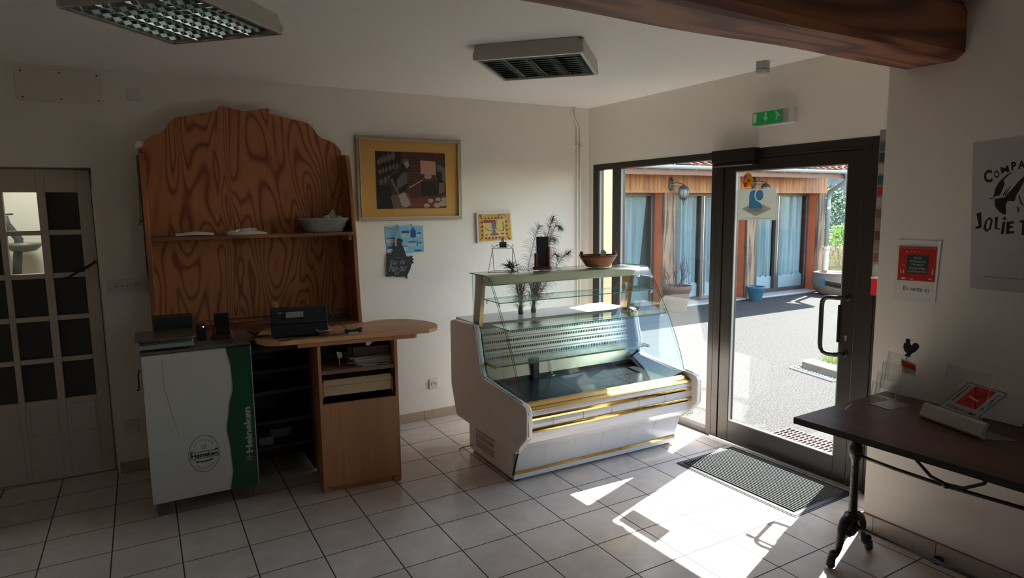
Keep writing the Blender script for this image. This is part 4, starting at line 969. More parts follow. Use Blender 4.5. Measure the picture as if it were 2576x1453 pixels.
# dark box, terminal behind the scale
t = thing('dark_box', 'low dark green box behind the scale, against the shelf unit', 'box', (-1.10, 0.98, 0.908))
obj('body', cbox(-1.235, -1.03, .915, 1.06, .9085, 1.060), plain('dark_green_box', (.022, .026, .018), .45), t, world=True, bev=.004)
obj('hand_hole', cbox(-1.150, -1.110, .975, .985, 1.0600, 1.0605), black_m, t, world=True)
t = thing('card_terminal', 'small dark device with a white light beside the scale', 'device', (-1.0, 0.81, 0.9325))
obj('body', cbox(-1.020, -.970, .79, .84, .9325, 1.02), plain('device_dark', (.012, .014, .011), .4), t, world=True, bev=.004)
bm = B(); ball(bm, (-.985, .789, 1.008), .0026, 1, .6, 1, 8)
lm, lt_, lb = newmat('tiny_led'); lb.inputs['Emission Color'].default_value = (1, 1, 1, 1); lb.inputs['Emission Strength'].default_value = 6
obj('light', bm, lm, t, world=True)
def menu_stand(name, label, loc, rz, w_, h, frame_mat, posts, mats_board, thick=.010):
    """table blackboard slotted into a round-ended wooden foot between two half-round posts"""
    t = thing(name, label, 'menu board', loc, rz)
    hw = w_ / 2
    bm = B(); prism(bm, rrect(-hw - .022, -.028, hw + .022, .028, .024), 0, .020); obj('foot', bm, frame_mat, t, bev=.003)
    bm = B(); box(bm, -hw + .002, hw - .002, -.003, .003, .016, h); obj('board', bm, mats_board, t, bev=.001)
    for s, ph_ in zip((-1, 1), posts):
        bm = B(); x = s * (hw + .001); prism(bm, disc(x, 0, .011, 14), .018, ph_); obj('post', bm, frame_mat, t, bev=.002)
    return t
menu_stand('menu_stand', 'small black menu board on a wooden foot standing on the cooler', fl_(.42, .20, .9325), radians(-8), .083, .152, plain('dull_redwood', (.12, .045, .032), .45), (.07, .05), slate_m)

# ---- on the counter
RZ = radians(-10)
t = thing('cash_register', 'black and navy cash register with a small grey display on the counter', 'cash register', (-0.655, 0.520, zt), RZ)
bm = B(); prism(bm, [(0.0, .012), (0.018, .080), (.030, .092), (.060, .165), (.085, .172), (.19, .160), (.20, .02), (.19, .010)], 0.0, .318, frame((0, 0, 0), (0, 1, 0), (0, 0, 1)))
bd = obj('body', bm, navy_m, t, bev=.005)
sl = math.atan2(.030, .073); MR = frame((0, .030, .092), (1, 0, 0), (0, sin(sl), cos(sl)))
bm = B(); prism(bm, rect(.078, .018, .190, .070), .0006, .004, MR); lc1 = obj('display_bezel', bm, black_m, t)
bm = B(); prism(bm, rect(.086, .024, .182, .058), .004, .0046, MR); obj('display', bm, plain('lcd_grey', (.27, .30, .28), .3), lc1)
text('CASIO', MR, .040, .052, .068, .060, plain('logo_grey', (.45, .45, .45), .4), bd, 'lettering', .0012, bold=.02, world=False)
obj('groove', cbox(-.001, .319, .012, .024, .083, .089), black_m, bd)
for x0 in (.02, .27): obj('foot', cbox(x0, x0 + .03, .03, .16, 0, .012), black_m, t)
bm = B(); tube(bm, [(.318, .10, .15), (.325, .11, .165), (.34, .11, .13), (.358, .10, .09), (.370, .09, .06), (.368, .085, .052), (.34, .08, .04)], .0022, 8)
tube(bm, [(.318, .06, .11), (.335, .06, .10), (.35, .05, .085), (.372, .04, .07), (.40, .02, .05), (.425, .0, .035)], .0022, 8)
obj('cable', bm, cable_m, t, smooth=True)
bm = B(); P = [(-.655 + .03, .47, .9425), (-.61, .45, .9425), (-.575, .452, .9425), (-.53, .462, .9425), (-.47, .478, .9425), (-.42, .485, .9425), (-.36, .485, .9425), (-.33, .46, .9425), (-.30, .44, .9425), (-.26, .45, .9425)]
top('loose_cable', bm if tube(bm, P, .0024, 8) else bm, cable_m, 'thin black cable lying along the front of the cash register', 'cable', smooth=True)
t = thing('tape_roll', 'clear adhesive tape roll on top of the cash register, left corner', 'tape', (-.615, .585, 1.112), RZ)
bm = B(); ring(bm, 0, .018, .011, .019, -.008, .008, frame((0, 0, 0), (1, 0, 0), (0, 0, 1)), 28); obj('roll', bm, bowl_m, t, smooth=True); bm = B(); prism(bm, [(-.055, .026), (-.018, .012), (-.018, .010), (-.055, .024)], -.007, .007, frame((0, 0, 0), (1, 0, 0), (0, 0, 1))); obj('tape_end', bm, bowl_m, t)
t = thing('glass_bowl', 'small clear glass bowl in front of the cash register', 'bowl', lc(.052, .055, zt))
bm = B(); lathe(bm, [(.022, 0), (.026, .004), (.034, .022), (.044, .040), (.046, .042), (.0435, .042), (.032, .023), (.024, .007), (.001, .006)], seg=28); obj('bowl', bm, bowl_m, t, smooth=True)
bm = B(); ring(bm, 0, 0, .0435, .0465, .0405, .0425, k=32); obj('rim', bm, acedge_m, t)
t = thing('green_card_pile', 'small pile of curled green cards on the counter right of the bowl', 'cards', lc(.225, .10, zt), CA)
random.seed(5)
for i in range(4):
    bm = B(); a = random.uniform(-.25, .25); o_ = (random.uniform(-.006, .006), random.uniform(-.005, .005), .0012 + i * .0048)
    R_ = Matrix.Translation(o_) @ Matrix.Rotation(a, 4, 'Z'); cv_ = .004 + i * .0022
    grid(bm, lambda u, v: R_ @ Vector(((u - .5) * .098, (v - .5) * .055, cv_ * (2 * u - 1) ** 2)), 12, 2); bmesh.ops.solidify(bm, geom=bm.faces[:], thickness=.0008)
    obj('card', bm, plain('card_green', (.10, .20, .12), .6, var=.2) if 'card_green' not in MATS else MATS['card_green'], t)
bm = B(); box(bm, -.035, .025, -.033, -.0325, .001, .010); obj('shiny_edge', bm, plain('edge_mint', (.45, .60, .48), .3), t)
t = thing('paper_fan', 'dark fan-shaped brush lying on the counter left of the register', 'fan', (-.72, .66, zt), radians(5))
bm = B()
for i in range(15):
    a = radians(20 + i * 10); tube(bm, [(0, 0, .005), (.055 * cos(a), .04 * sin(a), .035 + .02 * sin(a))], .0016, 5)
tube(bm, [(-.03, -.02, .004), (.07, -.03, .004)], .0035, 6)
obj('ribs', bm, plain('fan_dark', (.05, .022, .020), .5), t); obj('plate', cbox(-.045, .065, -.04, .03, 0, .003), plain('fan_plate', (.12, .04, .03), .35), t)
# ================================================================== REFRIGERATED DISPLAY CASE
DO = (0.608, -0.065, 0); DA = radians(-1.30)
t = thing('display_case', 'white and gold curved glass refrigerated pastry display case', 'display case', DO, DA)
LN = 1.315
YZ = frame((0, 0, 0), (0, 1, 0), (0, 0, 1))      # profile (v, z); extrusion along +u
# moulded end panels
PROF = [(.870, .868), (.862, .886), (.845, .897), (.80, .903), (.515, .915), (.485, .910), (.468, .893), (.388, .605), (.372, .590), (.345, .580), (-.120, .548), (-.160, .545), (-.190, .534), (-.207, .512), (-.210, .490),
        (-.208, .365), (-.200, .345), (-.085, .232), (-.065, .216), (.775, .214), (.795, .222), (.875, .430)]
for u0, u1, s in ((-.030, .014, -1), (LN - .014, LN + .030, 1)):
    bm = B(); prism(bm, PROF, u0, u1, YZ); ep = obj('end_panel', bm, caseabs_m, t, bev=.008)
    ue = u0 if s < 0 else u1
    bm = B()
    a = [(.865, .455), (.60, .425), (.42, .40), (.30, .365), (-.10, .285), (-.125, .270), (-.125, .255), (-.09, .240), (.70, .236)]
    for (p, q) in zip(a, a[1:]):
        tube(bm, [(ue, p[0], p[1]), (ue, q[0], q[1])], .0035, 6)
    obj('moulded_rib', bm, caseabs_m, ep)
    bm = B()
    edge = [(.50, .911), (.47, .895), (.390, .606), (.365, .587), (-.125, .549), (-.187, .533), (-.208, .505), (-.208, .365), (-.083, .228)]
    for (p, q) in zip(edge, edge[1:]): tube(bm, [(u0 + .016 if s < 0 else u1 - .016, p[0], p[1] + .001), (u0 + .016 if s < 0 else u1 - .016, q[0], q[1] + .001)], .0022, 6)
    obj('seam', bm, plain('seam_line', (.20, .19, .17), .5) if 'seam_line' not in MATS else MATS['seam_line'], ep)
# base
bm = B(); box(bm, 0, LN - .012, .020, .640, .022, .222); ba = obj('base', bm, caseabs_m, t, bev=.002)
bm = B()
for r_ in range(15):
    z = .196 - r_ * .0092
    for k in range(20 if r_ not in (3, 8) else 0):
        v = .265 + k * .0135; box(bm, -.0008, .0006, v, v + .0085, z, z + .0042)
obj('vent_slots', bm, black_m, ba)
bm = B(); prism(bm, [(.16, .205), (.55, .205), (.53, .170), (.18, .172)], -.0004, .0004, YZ); 
bm.free()
for u0 in (.02, LN - .07):
    for v0 in (.03, .57): obj('foot', cbox(u0, u0 + .04, v0, v0 + .04, 0, .024), black_m, t)
bm = B(); prism(bm, [(.0, .022), (.0, .052), (.016, .054), (.016, .022)], .0, LN - .012, YZ); obj('skirt', bm, casewhite_m, t)
bm = B(); prism(bm, [(-.003, .052), (-.004, .070), (.016, .072), (.016, .052)], .002, LN - .014, YZ); obj('brass_strip', bm, brass_m, t)
bm = B(); prism(bm, [(.003, .068), (-.058, .232), (.02, .232), (.02, .068)], .004, LN - .016, YZ); kp = obj('kick_panel', bm, casetile_m, t)
bm = B()
for i in range(1, 6): u = i * LN / 6 - .02; prism(bm, [(.0022, .071), (-.0585, .231), (-.055, .231), (.006, .071)], u, u + .0015, YZ)
obj('panel_joints', bm, joint_m, kp)
bm = B(); prism(bm, [(.012, .03), (-.062, .225), (-.050, .228), (.018, .06)], -.0005, .004, YZ); obj('kick_end', bm, gasket, kp)
# front apron
bm = B(); prism(bm, [(-.058, .228), (-.110, .262), (-.140, .296), (-.150, .330), (-.150, .362), (-.10, .362), (-.03, .26), (-.03, .228)], .014, LN - .014, YZ); obj('apron_lower', bm, casewhite_m, t, bev=.002)
def strip(name, v, z0, z1, mat, par=t, d=.012, **k):
    bm = B(); prism(bm, [(v, z0), (v - .002, (z0 + z1) / 2), (v, z1), (v + d, z1), (v + d, z0)], .014, LN - .014, YZ); return obj(name, bm, mat, par, **k)
strip('brass_strip', -.158, .360, .385, brass_m, bev=.003)
ap_ = strip('apron_band', -.151, .385, .434, casetile_m, d=.06)
bm = B()
for i in range(1, 6): u = i * LN / 6 - .03; prism(bm, [(-.1535, .386), (-.1535, .433), (-.150, .433), (-.150, .386)], u, u + .0018, YZ)
obj('panel_joints', bm, joint_m, ap_)
strip('brass_strip', -.157, .434, .460, brass_m, bev=.002)
bm = B(); prism(bm, [(-.152, .458), (-.157, .468), (-.146, .492), (-.10, .500), (-.08, .458)], .014, LN - .014, YZ); obj('apron_upper', bm, casewhite_m, t, bev=.001)
bm = B(); prism(bm, [(-.148, .484), (-.156, .492), (-.150, .502), (-.128, .506), (-.122, .500), (-.100, .522), (-.078, .526), (-.078, .484)], .014, LN - .014, YZ); obj('gold_rail', bm, goldsat_m, t, bev=.0015)
bm = B(); prism(bm, [(-.126, .4995), (-.120, .5005), (-.114, .507), (-.124, .503)], .016, LN - .016, YZ); obj('rail_groove', bm, plain('groove_brown', (.10, .05, .02), .4), t)
# well: black trays, stainless back with air slots
bm = B(); prism(bm, [(-.078, .470), (-.078, .482), (.47, .506), (.47, .494)], .018, LN - .018, YZ); dk = obj('display_deck', bm, deck_m, t)
bm = B()
for u in (.50, .56): box(bm, u, u + .0022, -.07, .455, .0, .0006, Matrix.Translation((0, 0, .4855)) @ Matrix.Rotation(math.atan2(.024, .548), 4, 'X'))
obj('deck_seams', bm, plain('seam_grey', (.10, .10, .09), .4), dk)
bm = B(); prism(bm, [(.462, .506), (.452, .530), (.470, .640), (.500, .640), (.48, .506)], .018, LN - .018, YZ); obj('back_skirt', bm, steel_m, t)
bk = B(); prism(bk, [(.470, .640), (.487, .720), (.516, .872), (.535, .872), (.505, .640)], .018, LN - .018, YZ); bp_ = obj('back_panel', bk, steel_m, t)
sl_ = []
bm = B(); bl = B()
def bpv(z): return .470 + (z - .640) * (.516 - .470) / (.872 - .640)
for r_, z in enumerate((.668, .720, .772, .826)):
    n = 84
    for i in range(n):
        u = .045 + i * (LN - .09) / n
        v = bpv(z); v2 = bpv(z + .016)
        prism(bm, [(v - .0016, z), (v2 - .0016, z + .016), (v2 + .001, z + .016), (v + .001, z)], u, u + .0068, YZ)
    prism(bl, [(bpv(z + .026) - .003, z + .026), (bpv(z + .031) - .004, z + .031), (bpv(z + .033), z + .033), (bpv(z + .026), z + .026)], .02, LN - .02, YZ)
obj('air_slots', bm, black_m, bp_); obj('back_ridges', bl, steel_m, bp_)
bm = B(); box(bm, .40, .445, .43, .462, .505, .65); obj('dark_duct', bm, plain('duct_dark', (.035, .033, .032), .5), t)
bm = B(); tube(bm, [(.555, .44, .515), (.553, .455, .66)], .003, 6); tube(bm, [(.535, .40, .512), (.57, .42, .512)], .003, 6); obj('thermometer_rod', bm, steel_m, t)
for u0, u1 in ((.018, .022), (LN - .022, LN - .018)):
    bm = B(); prism(bm, [(-.07, .480), (-.07, .535), (.36, .578), (.39, .60), (.455, .84), (.50, .86), (.475, .62), (.47, .506)], u0, u1, YZ); obj('side_liner', bm, plain('liner_grey_green', (.28, .34, .32), .3, metal=.3) if 'liner_grey_green' not in MATS else MATS['liner_grey_green'], t)
bm = B(); box(bm, .0, LN, .515, .868, .855, .893); obj('rear_body', bm, plain('rear_body_white', (.6, .59, .56), .4), t)
bm = B(); box(bm, .0, LN, .640, .864, .205, .855); obj('rear_wall', bm, caseabs_m, t)
bm = B(); box(bm, .014, LN - .014, .530, .862, .893, .912); obj('rear_counter_top', bm, marble_m, t, bev=.002)
bm = B(); box(bm, .014, LN - .014, .512, .530, .872, .905); box(bm, .014, LN - .014, .514, .522, .905, .914); obj('rear_rail', bm, plain('rail_dark_steel', (.16, .16, .15), .3, metal=.7), t)
# uprights, canopy
for u0 in (.020, LN - .052):
    bm = B(); prism(bm, [(.500, .893), (.446, 1.185), (.446, 1.244), (.540, 1.244), (.585, .893)], u0, u0 + .030, YZ); obj('upright', bm, bronze_m, t, bev=.003)
bm = B(); prism(bm, [(.352, 1.190), (.348, 1.238), (.362, 1.2445), (.545, 1.2445), (.545, 1.225), (.42, 1.215), (.415, 1.178), (.36, 1.180)], .030, LN - .05, YZ); cn = obj('canopy', bm, canopy_m, t, bev=.002)
bm = B(); tube(bm, [(LN - .10, .36, 1.188), (LN - .085, .345, 1.172), (LN - .06, .345, 1.170), (LN - .05, .36, 1.186)], .004, 8); obj('clip', bm, steel_m, cn, smooth=True)
# curved glass
GP = [(.600, 1.250), (.50, 1.250), (.40, 1.250), (.365, 1.2495), (.340, 1.246), (.318, 1.238), (.300, 1.226), (.283, 1.210), (.262, 1.182), (.238, 1.145), (.205, 1.092), (.165, 1.032), (.128, .978), (.092, .920), (.055, .855), (.020, .790), (-.012, .722), (-.040, .655), (-.062, .590), (-.078, .530), (-.082, .512)]
def sheet(bm, prof, u0, u1, th, mi_edge=1):
    """bent pane; faces and polished edges use their own vertices so the smooth faces keep true normals"""
    n = len(prof)
    def pt(i, s, u):
        a = prof[max(0, i - 1)]; b_ = prof[min(n - 1, i + 1)]; d = Vector((b_[0] - a[0], b_[1] - a[1])).normalized()
        return (u, prof[i][0] - d.y * th * s, prof[i][1] + d.x * th * s)
    for s in (0, 1):
        R_ = [(bm.verts.new(pt(i, s, u0)), bm.verts.new(pt(i, s, u1))) for i in range(n)]
        for i in range(n - 1): bm.faces.new((R_[i][0], R_[i][1], R_[i + 1][1], R_[i + 1][0]))
    for u in (u0, u1):
        R_ = [(bm.verts.new(pt(i, 0, u)), bm.verts.new(pt(i, 1, u))) for i in range(n)]
        for i in range(n - 1): bm.faces.new((R_[i][0], R_[i][1], R_[i + 1][1], R_[i + 1][0])).material_index = mi_edge
    for i in (0, n - 1): bm.faces.new([bm.verts.new(pt(i, s, u)) for s, u in ((0, u0), (0, u1), (1, u1), (1, u0))]).material_index = mi_edge
    return bm
gedge_dark = plain('glass_edge_dark', (.012, .05, .042), .12)
bm = sheet(B(), GP, .004, LN - .004, .006); fg = obj('curved_glass', bm, [cglass_m, gedge_dark], t, smooth=False)
for p in fg.data.polygons:
    if p.material_index == 0: p.use_smooth = True
for nm_, u in (('end_glass', .016), ('end_glass', LN - .020)):
    bm = B(); prism(bm, [(.575, .915)] + [(.583, 1.243), (.40, 1.243), (.345, 1.236), (.30, 1.214), (.255, 1.16), (.20, 1.072), (.122, .955), (.05, .832), (-.006, .715), (-.045, .62), (-.060, .560), (.36, .592), (.388, .62), (.47, .90)], u, u + .004, YZ, side_mi=1)
    obj(nm_, bm, [cglass_m, gedge_m], t)
# glass shelves with clips
for v0, v1, z, lab in ((.200, .440, 1.086, None), (.088, .312, .931, None), (.262, .480, .668, None)):
    bm = B(); x0, x1 = .024, LN - .026
    prism(bm, rect(x0, v0, x1, v1), z, z + .006, mi=0, side_mi=1); sh_ = obj('glass_shelf', bm, [cglass_m, plain('shelf_edge_green', (.03, .24, .19), .15) if 'shelf_edge_green' not in MATS else MATS['shelf_edge_green']], t)
    if z > .9:
        for u in (x0 + .004, x1 - .022):
            for v in (v0 + .035, v1 - .035):
                bm = B(); ring(bm, 0, -.014, .006, .011, -.004, .004, frame((u + .009, v, z), (0, 1, 0), (0, 0, 1)), 14); box(bm, u - .002, u + .02, v - .008, v + .008, z - .004, z - .0005); obj('clip', bm, bowl_m, sh_)
    else:
        bm = B(); prism(bm, rect(x0, v0 - .002, x1, v0 + .004), z - .0045, z - .0005); obj('shelf_rail', bm, plain('rail_gold_dark', (.22, .16, .07), .3, metal=.8), sh_)
        for u in (x0 - .002, x1 - .018):
            bm = B(); box(bm, u, u + .02, v0 - .006, v0 + .200, z - .012, z - .001); obj('bracket', bm, goldsat_m if u < .5 else steel_m, sh_)
t = thing('power_cord', 'white power cord looping out behind the left end of the display case', 'cord', (0.57, 0.55, 0))
bm = B(); tube(bm, [(0.612, .50, .06), (.585, .53, .05), (.560, .56, .035), (.555, .60, .012), (.575, .64, .005), (.64, .70, .005)], .0045, 8); obj('cord', bm, wirew_m, t, world=True, smooth=True)
XD = XF['display_case']
def dc(u, v, z=1.2565): return tuple(XD @ Vector((u, v, z)))

# ---- on the glass top of the case
t = thing('wire_stand', 'black wire card stand holding a tiny price slate on the display case', 'wire stand', dc(.155, .400), radians(-28))
bm = B(); R_ = .0017
tube(bm, [(-.098, -.045, 0), (-.066, 0, .160)], R_, 6); tube(bm, [(.098, -.045, 0), (.066, 0, .160)], R_, 6); tube(bm, [(-.066, 0, .160), (-.058, .05, 0)], R_, 6); tube(bm, [(.066, 0, .160), (.058, .05, 0)], R_, 6)
tube(bm, [(-.072, 0, .160), (.072, 0, .160)], R_, 6); tube(bm, [(-.096, -.042, .008), (.096, -.042, .008)], R_, 6); tube(bm, [(-.060, .046, .010), (.060, .046, .010)], R_, 6)
tube(bm, [(-.096, -.042, .008), (-.060, .046, .01)], R_, 6); tube(bm, [(.096, -.042, .008), (.060, .046, .01)], R_, 6)
tube(bm, [(-.060, 0, .160)] + [(.055 * cos(a), 0, .160 + .028 * sin(a)) for a in [pi - pi * i / 12 for i in range(13)]] + [(.060, 0, .160)], R_, 6)
for s in (-1, 1):
    for x in (.062, .030): tube(bm, [(s * x, 0, .161), (s * (x + .010), 0, .182), (s * (x + .004), 0, .184), (s * (x - .006), 0, .163)], .0012, 5)
obj('wire_frame', bm, black_m, t, smooth=True)
t = thing('price_slate', 'tiny chalk price slate clipped to the black wire stand by a wooden peg', 'price sign', dc(.155, .396, 1.418), radians(-28))
bm = B(); box(bm, -.023, .023, -.006, -.002, .004, .040); obj('slate', bm, slate_m, t); bm = B(); rframe(bm, -.024, .003, .024, .041, .003, .0055, .0075, frame((0, 0, 0), (1, 0, 0), (0, 0, 1))); obj('wood_frame', bm, palepine_m, t)
MS_ = frame((0, -.006, 0), (1, 0, 0), (0, 0, 1)); text('OEUFS', MS_, -.018, .026, .016, .034, chalk_m, t, 'handwriting', .0006, world=False); text('5  20', MS_, -.012, .010, .016, .019, chalk_m, t, 'handwriting', .0006, world=False)
bm = B(); box(bm, -.010, -.002, -.002, .006, .030, .066); box(bm, .000, .007, -.002, .006, .030, .066); obj('peg', bm, wicker_m, t)
menu_stand('menu_stand', 'blank black menu board in a red wooden foot on the display case', dc(.485, .445), radians(-26), .086, .225, redwood_m, (.112, .155), slate_m, .01)
t = thing('chalk_stick', 'white chalk behind the left post of the red menu stand', 'chalk', dc(.447, .462, 1.37), radians(-26)); bm = B(); tube(bm, [(0, 0, 0), (0, 0, .055)], .0035, 8); obj('stick', bm, paper_m, t)
# wicker bread basket
t = thing('bread_basket', 'round natural wicker basket with red-brown handles on the display case', 'basket', dc(.925, .405), radians(-28))
H = .075; shp = lambda th, z: (cos(th) * (.078 + .050 * z / H), sin(th) * (.058 + .036 * z / H))
bm = B(); weave(bm, shp, [.006 + i * .0076 for i in range(9)], 0, 30, .03, .0046, 5, 120); stakes(bm, shp, .002, H, 30, .0026); obj('wickerwork', bm, wicker_m, t, smooth=True)
bm = B(); prism(bm, [shp(2 * pi * i / 30, .004) for i in range(30)], .0, .005); obj('bottom', bm, wicker_m, t)
bm = B(); weave(bm, shp, [H, H + .006], 0, 30, .015, .0045, 6, 120); obj('rim', bm, wickerd_m, t, smooth=True)
for s in (-1, 1):
    bm = B(); coil(bm, (s * .112, 0, H - .002), .026, .0062, 6, ax=(0, 1, 0), up=(s * .25, 0, 1)); obj('handle', bm, wickerd_m, t, smooth=True)
t = thing('grey_card', 'left one of two small grey cards standing in the wicker bread basket', 'card', dc(.935, .41, 1.262), radians(-30), group=None)
bm = B(); prism(bm, [(-.018, .0), (.014, .0), (.026, .098), (.012, .112), (-.010, .098)], 0, .001, frame((0, 0, 0), (1, 0, 0), (.3, 0, 1))); obj('card', bm, paperg_m, t)
t = thing('grey_card', 'right one of two small grey cards standing in the wicker bread basket', 'card', dc(.972, .40, 1.262), radians(-24))
bm = B(); prism(bm, [(-.018, .0), (.018, .0), (.022, .102), (.004, .116), (-.014, .104)], 0, .001, frame((0, 0, 0), (1, 0, 0), (-.08, 0, 1))); obj('card', bm, paperg_m, t)
# air plant
random.seed(12)
def curl(bm, p, dirv, L, r, bend, seg=7, sides=5, twist=0.0):
    P = []; q = Vector(p); d = Vector(dirv).normalized(); st = L / seg
    for i in range(seg + 1):
        P.append(q.copy()); q = q + d * st; d = (d + Vector(bend) * st * 14).normalized()
    tube(bm, P, [r * (1 - .9 * i / seg) + .0003 for i in range(seg + 1)], sides, cap=False)
    return P[-1]
t = thing('air_plant', 'small dark spiky air plant lying in the wire stand on the display case', 'plant', dc(.215, .40))
bm = B()
for i in range(15):
    a = radians(random.uniform(95, 215)) if i < 10 else radians(random.uniform(-60, 90)); el = random.uniform(.1, .95)
    curl(bm, (.0, 0, .028), (cos(a) * .9, sin(a) * .25, el), random.uniform(.05, .095), .0032, (0, 0, random.uniform(-.9, -.2)))
tube(bm, [(.022, 0, .002), (.012, 0, .02), (0, 0, .03), (-.010, 0, .052), (-.014, 0, .074)], [.003, .006, .008, .006, .003], 8)
obj('leaves', bm, plain('air_plant_dark', (.028, .030, .022), .6), t, smooth=True)

# peacock feathers in vases behind the case, on its rear top
def feather(t_, path, L0, droop, seed, nb=70, eye=True):
    """one peacock feather: quill, side barbs and the dark eye at the tip"""
    random.seed(seed); P = [Vector(p) for p in path]
    def at(s):
        s = min(max(s, 0), .9999) * (len(P) - 1); i = int(s); f = s - i
        a = P[max(0, i - 1)]; b_ = P[i]; c_ = P[i + 1]; d_ = P[min(len(P) - 1, i + 2)]
        return 0.5 * ((2 * b_) + (c_ - a) * f + (2 * a - 5 * b_ + 4 * c_ - d_) * f * f + (3 * b_ - a - 3 * c_ + d_) * f ** 3)
    bm = B(); tube(bm, [at(i / 16) for i in range(17)], [.0022 * (1 - .7 * i / 16) for i in range(17)], 6)
    q = obj('quill', bm, feather_m, t_, world=True, smooth=True)
    bm = B()
    for i in range(nb):
        s = .10 + .86 * i / nb; p = at(s); tg = (at(s + .01) - p).normalized(); side = tg.cross(Vector((.5, .86, 0))).normalized()
        for sg in (-1, 1):
            if random.random() < .08: continue
            L = L0 * (.45 + .55 * sin(pi * min(1, s * 1.02 + .05))) * random.uniform(.6, 1.25)
            curl(bm, p, side * sg * random.uniform(.6, 1.0) + tg * random.uniform(.6, 1.3) + Vector((random.uniform(-.2, .2), random.uniform(-.4, .4), 0)), L, .0008, (side.x * sg * .1, 0, -droop * random.uniform(.9, 2.2)), 7, 3)
    obj('barbs', bm, feather_m, t_, world=True)
    if eye:
        bm = B(); p = at(1); tg = (p - at(.96)).normalized()
        M = Matrix.Translation(p) @ tg.to_track_quat('Z', 'Y').to_matrix().to_4x4() @ Matrix.Diagonal((1, .35, 1.9, 1))
        g = bmesh.ops.create_uvsphere(bm, u_segments=12, v_segments=8, radius=.010); bmesh.ops.transform(bm, verts=g['verts'], matrix=M)
        side = tg.cross(Vector((.5, .86, 0))).normalized()
        for sg in (-1, 1):
            for k in range(3): curl(bm, p - tg * .014 * k, tg * .9 + side * sg * (.3 + .2 * k), .042, .0022, (0, 0, -1.3), 6, 4)
        obj('eye', bm, feathd_m, t_, world=True, smooth=True)
VS = [(.455, .70, 'left one of two dark vases of peacock feathers behind the display case glass'), (.575, .72, 'right one of two dark vases of peacock feathers behind the display case glass')]
for k, (u, v, lab) in enumerate(VS):
    x, y, z = dc(u, v, .913)
    t = thing('feather_vase', lab, 'vase', (x, y, z), group='feather vases')
    bm = B(); lathe(bm, [(.016, 0), (.020, .006), (.019, .03), (.013, .045), (.014, .052), (.011, .052), (.009, .04), (.001, .03)], seg=20); obj('vase', bm, plain('vase_dark', (.03, .028, .024), .25) if 'vase_dark' not in MATS else MATS['vase_dark'], t, smooth=True)
def fpath(x, y, z, tip, arch):
    tip = Vector(tip); s = Vector((x, y, z)); m = s.lerp(tip, .5) + Vector((0, 0, arch))
    return [s, s.lerp(m, .5) + Vector((0, 0, arch * .15)), m, m.lerp(tip, .6) + Vector((0, 0, arch * .55)), tip]
vx = [dc(u, v, 1.02) for u, v, _ in VS]
FT = [(0, (1.00, .62, 1.28), .05, 'lowest peacock feather curling out to the left of the red menu stand'), (1, (1.30, .60, 1.46), .09, 'peacock feather of the middle tier just right of the menu board'),
      (0, (1.235, .60, 1.555), .06, 'slender peacock feather rising beside the top of the menu board'), (1, (1.345, .60, 1.600), .05, 'tallest peacock feather, arching at the top of the bunch'),
      (1, (1.415, .60, 1.520), .14, 'peacock feather bending over to the right with a drooping eye'), (1, (1.29, .60, 1.335), .07, 'peacock feather with its eye low beside the menu board'),
      (1, (1.40, .60, 1.31), .10, 'low peacock feather reaching right towards the wicker basket'), (1, (1.475, .58, 1.345), .04, 'peacock feather lying low just left of the wicker basket'), (1, (1.385, .62, 1.43), .12, 'peacock feather arching outermost right above the wicker basket level')]
for i, (vi, tip, arch, lab) in enumerate(FT):
    s = vx[vi]; t = thing('peacock_feather', lab, 'feather', (s[0], s[1], s[2]), group='peacock feathers')
    P = fpath(s[0] + random.uniform(-.008, .008), s[1], s[2] - .06, tip, arch)
    feather(t, P, .085, .85, 20 + i, 92, eye=i in (0, 3, 4, 5, 7))
# wispy lower plumes seen through the glass
for k, (u, v, lab) in enumerate(VS):
    s = vx[k]; t = thing('grass_plume', ('left' if k == 0 else 'right') + ' tuft of wispy dry grass round the feather stems behind the glass', 'dried grass', (s[0], s[1], s[2]), group='grass tufts'); random.seed(77 + k)
    bm = B()
    for i in range(260):
        z0 = random.uniform(-.085, .20); a = random.choice((-1, 1)); w_ = .016 + .05 * max(0, z0) / .2
        curl(bm, (random.uniform(-w_, w_), random.uniform(-.02, .02), z0), (a * random.uniform(.25, .9), random.uniform(-.3, .3), 1.0), random.uniform(.045, .085), .0008, (a * .25, 0, -1.1), 6, 3)
    for i in range(26):
        x1 = random.uniform(-.06, .06); tube(bm, [(random.uniform(-.01, .01), 0, -.06), (x1 * .4, 0, .06), (x1, random.uniform(-.02, .02), .20)], .0013, 4)
    obj('blades', bm, feather_m, t)

# ================================================================== RIGHT: table, wall posters
TX, TY = 1.547, -1.628
t = thing('cafe_table', 'walnut-topped bistro table with cast iron legs against the right wall', 'table', (TX, TY, 0))
bm = B(); prism(bm, [(1.163, -1.570), (1.892, -1.555), (1.892, -3.25), (1.235, -3.25)], .722, .7495); obj('tabletop', bm, [table_m], t, world=True, bev=.0015)
bm = B(); M_ = ID4
for a, b_ in (((1.163, -1.570), (1.235, -3.25)), ((1.163, -1.570), (1.892, -1.555))):
    d = Vector((b_[0] - a[0], b_[1] - a[1], 0)).normalized(); n = Vector((d.y, -d.x, 0)) * .0012
    if n.dot(Vector((1.5, -2.4, 0)) - Vector((a[0], a[1], 0))) > 0: n = -n
    prism(bm, [a, b_, (b_[0] + n.x, b_[1] + n.y), (a[0] + n.x, a[1] + n.y)], .7215, .7490)
obj('edge_band', bm, iron_grey, t, world=True)
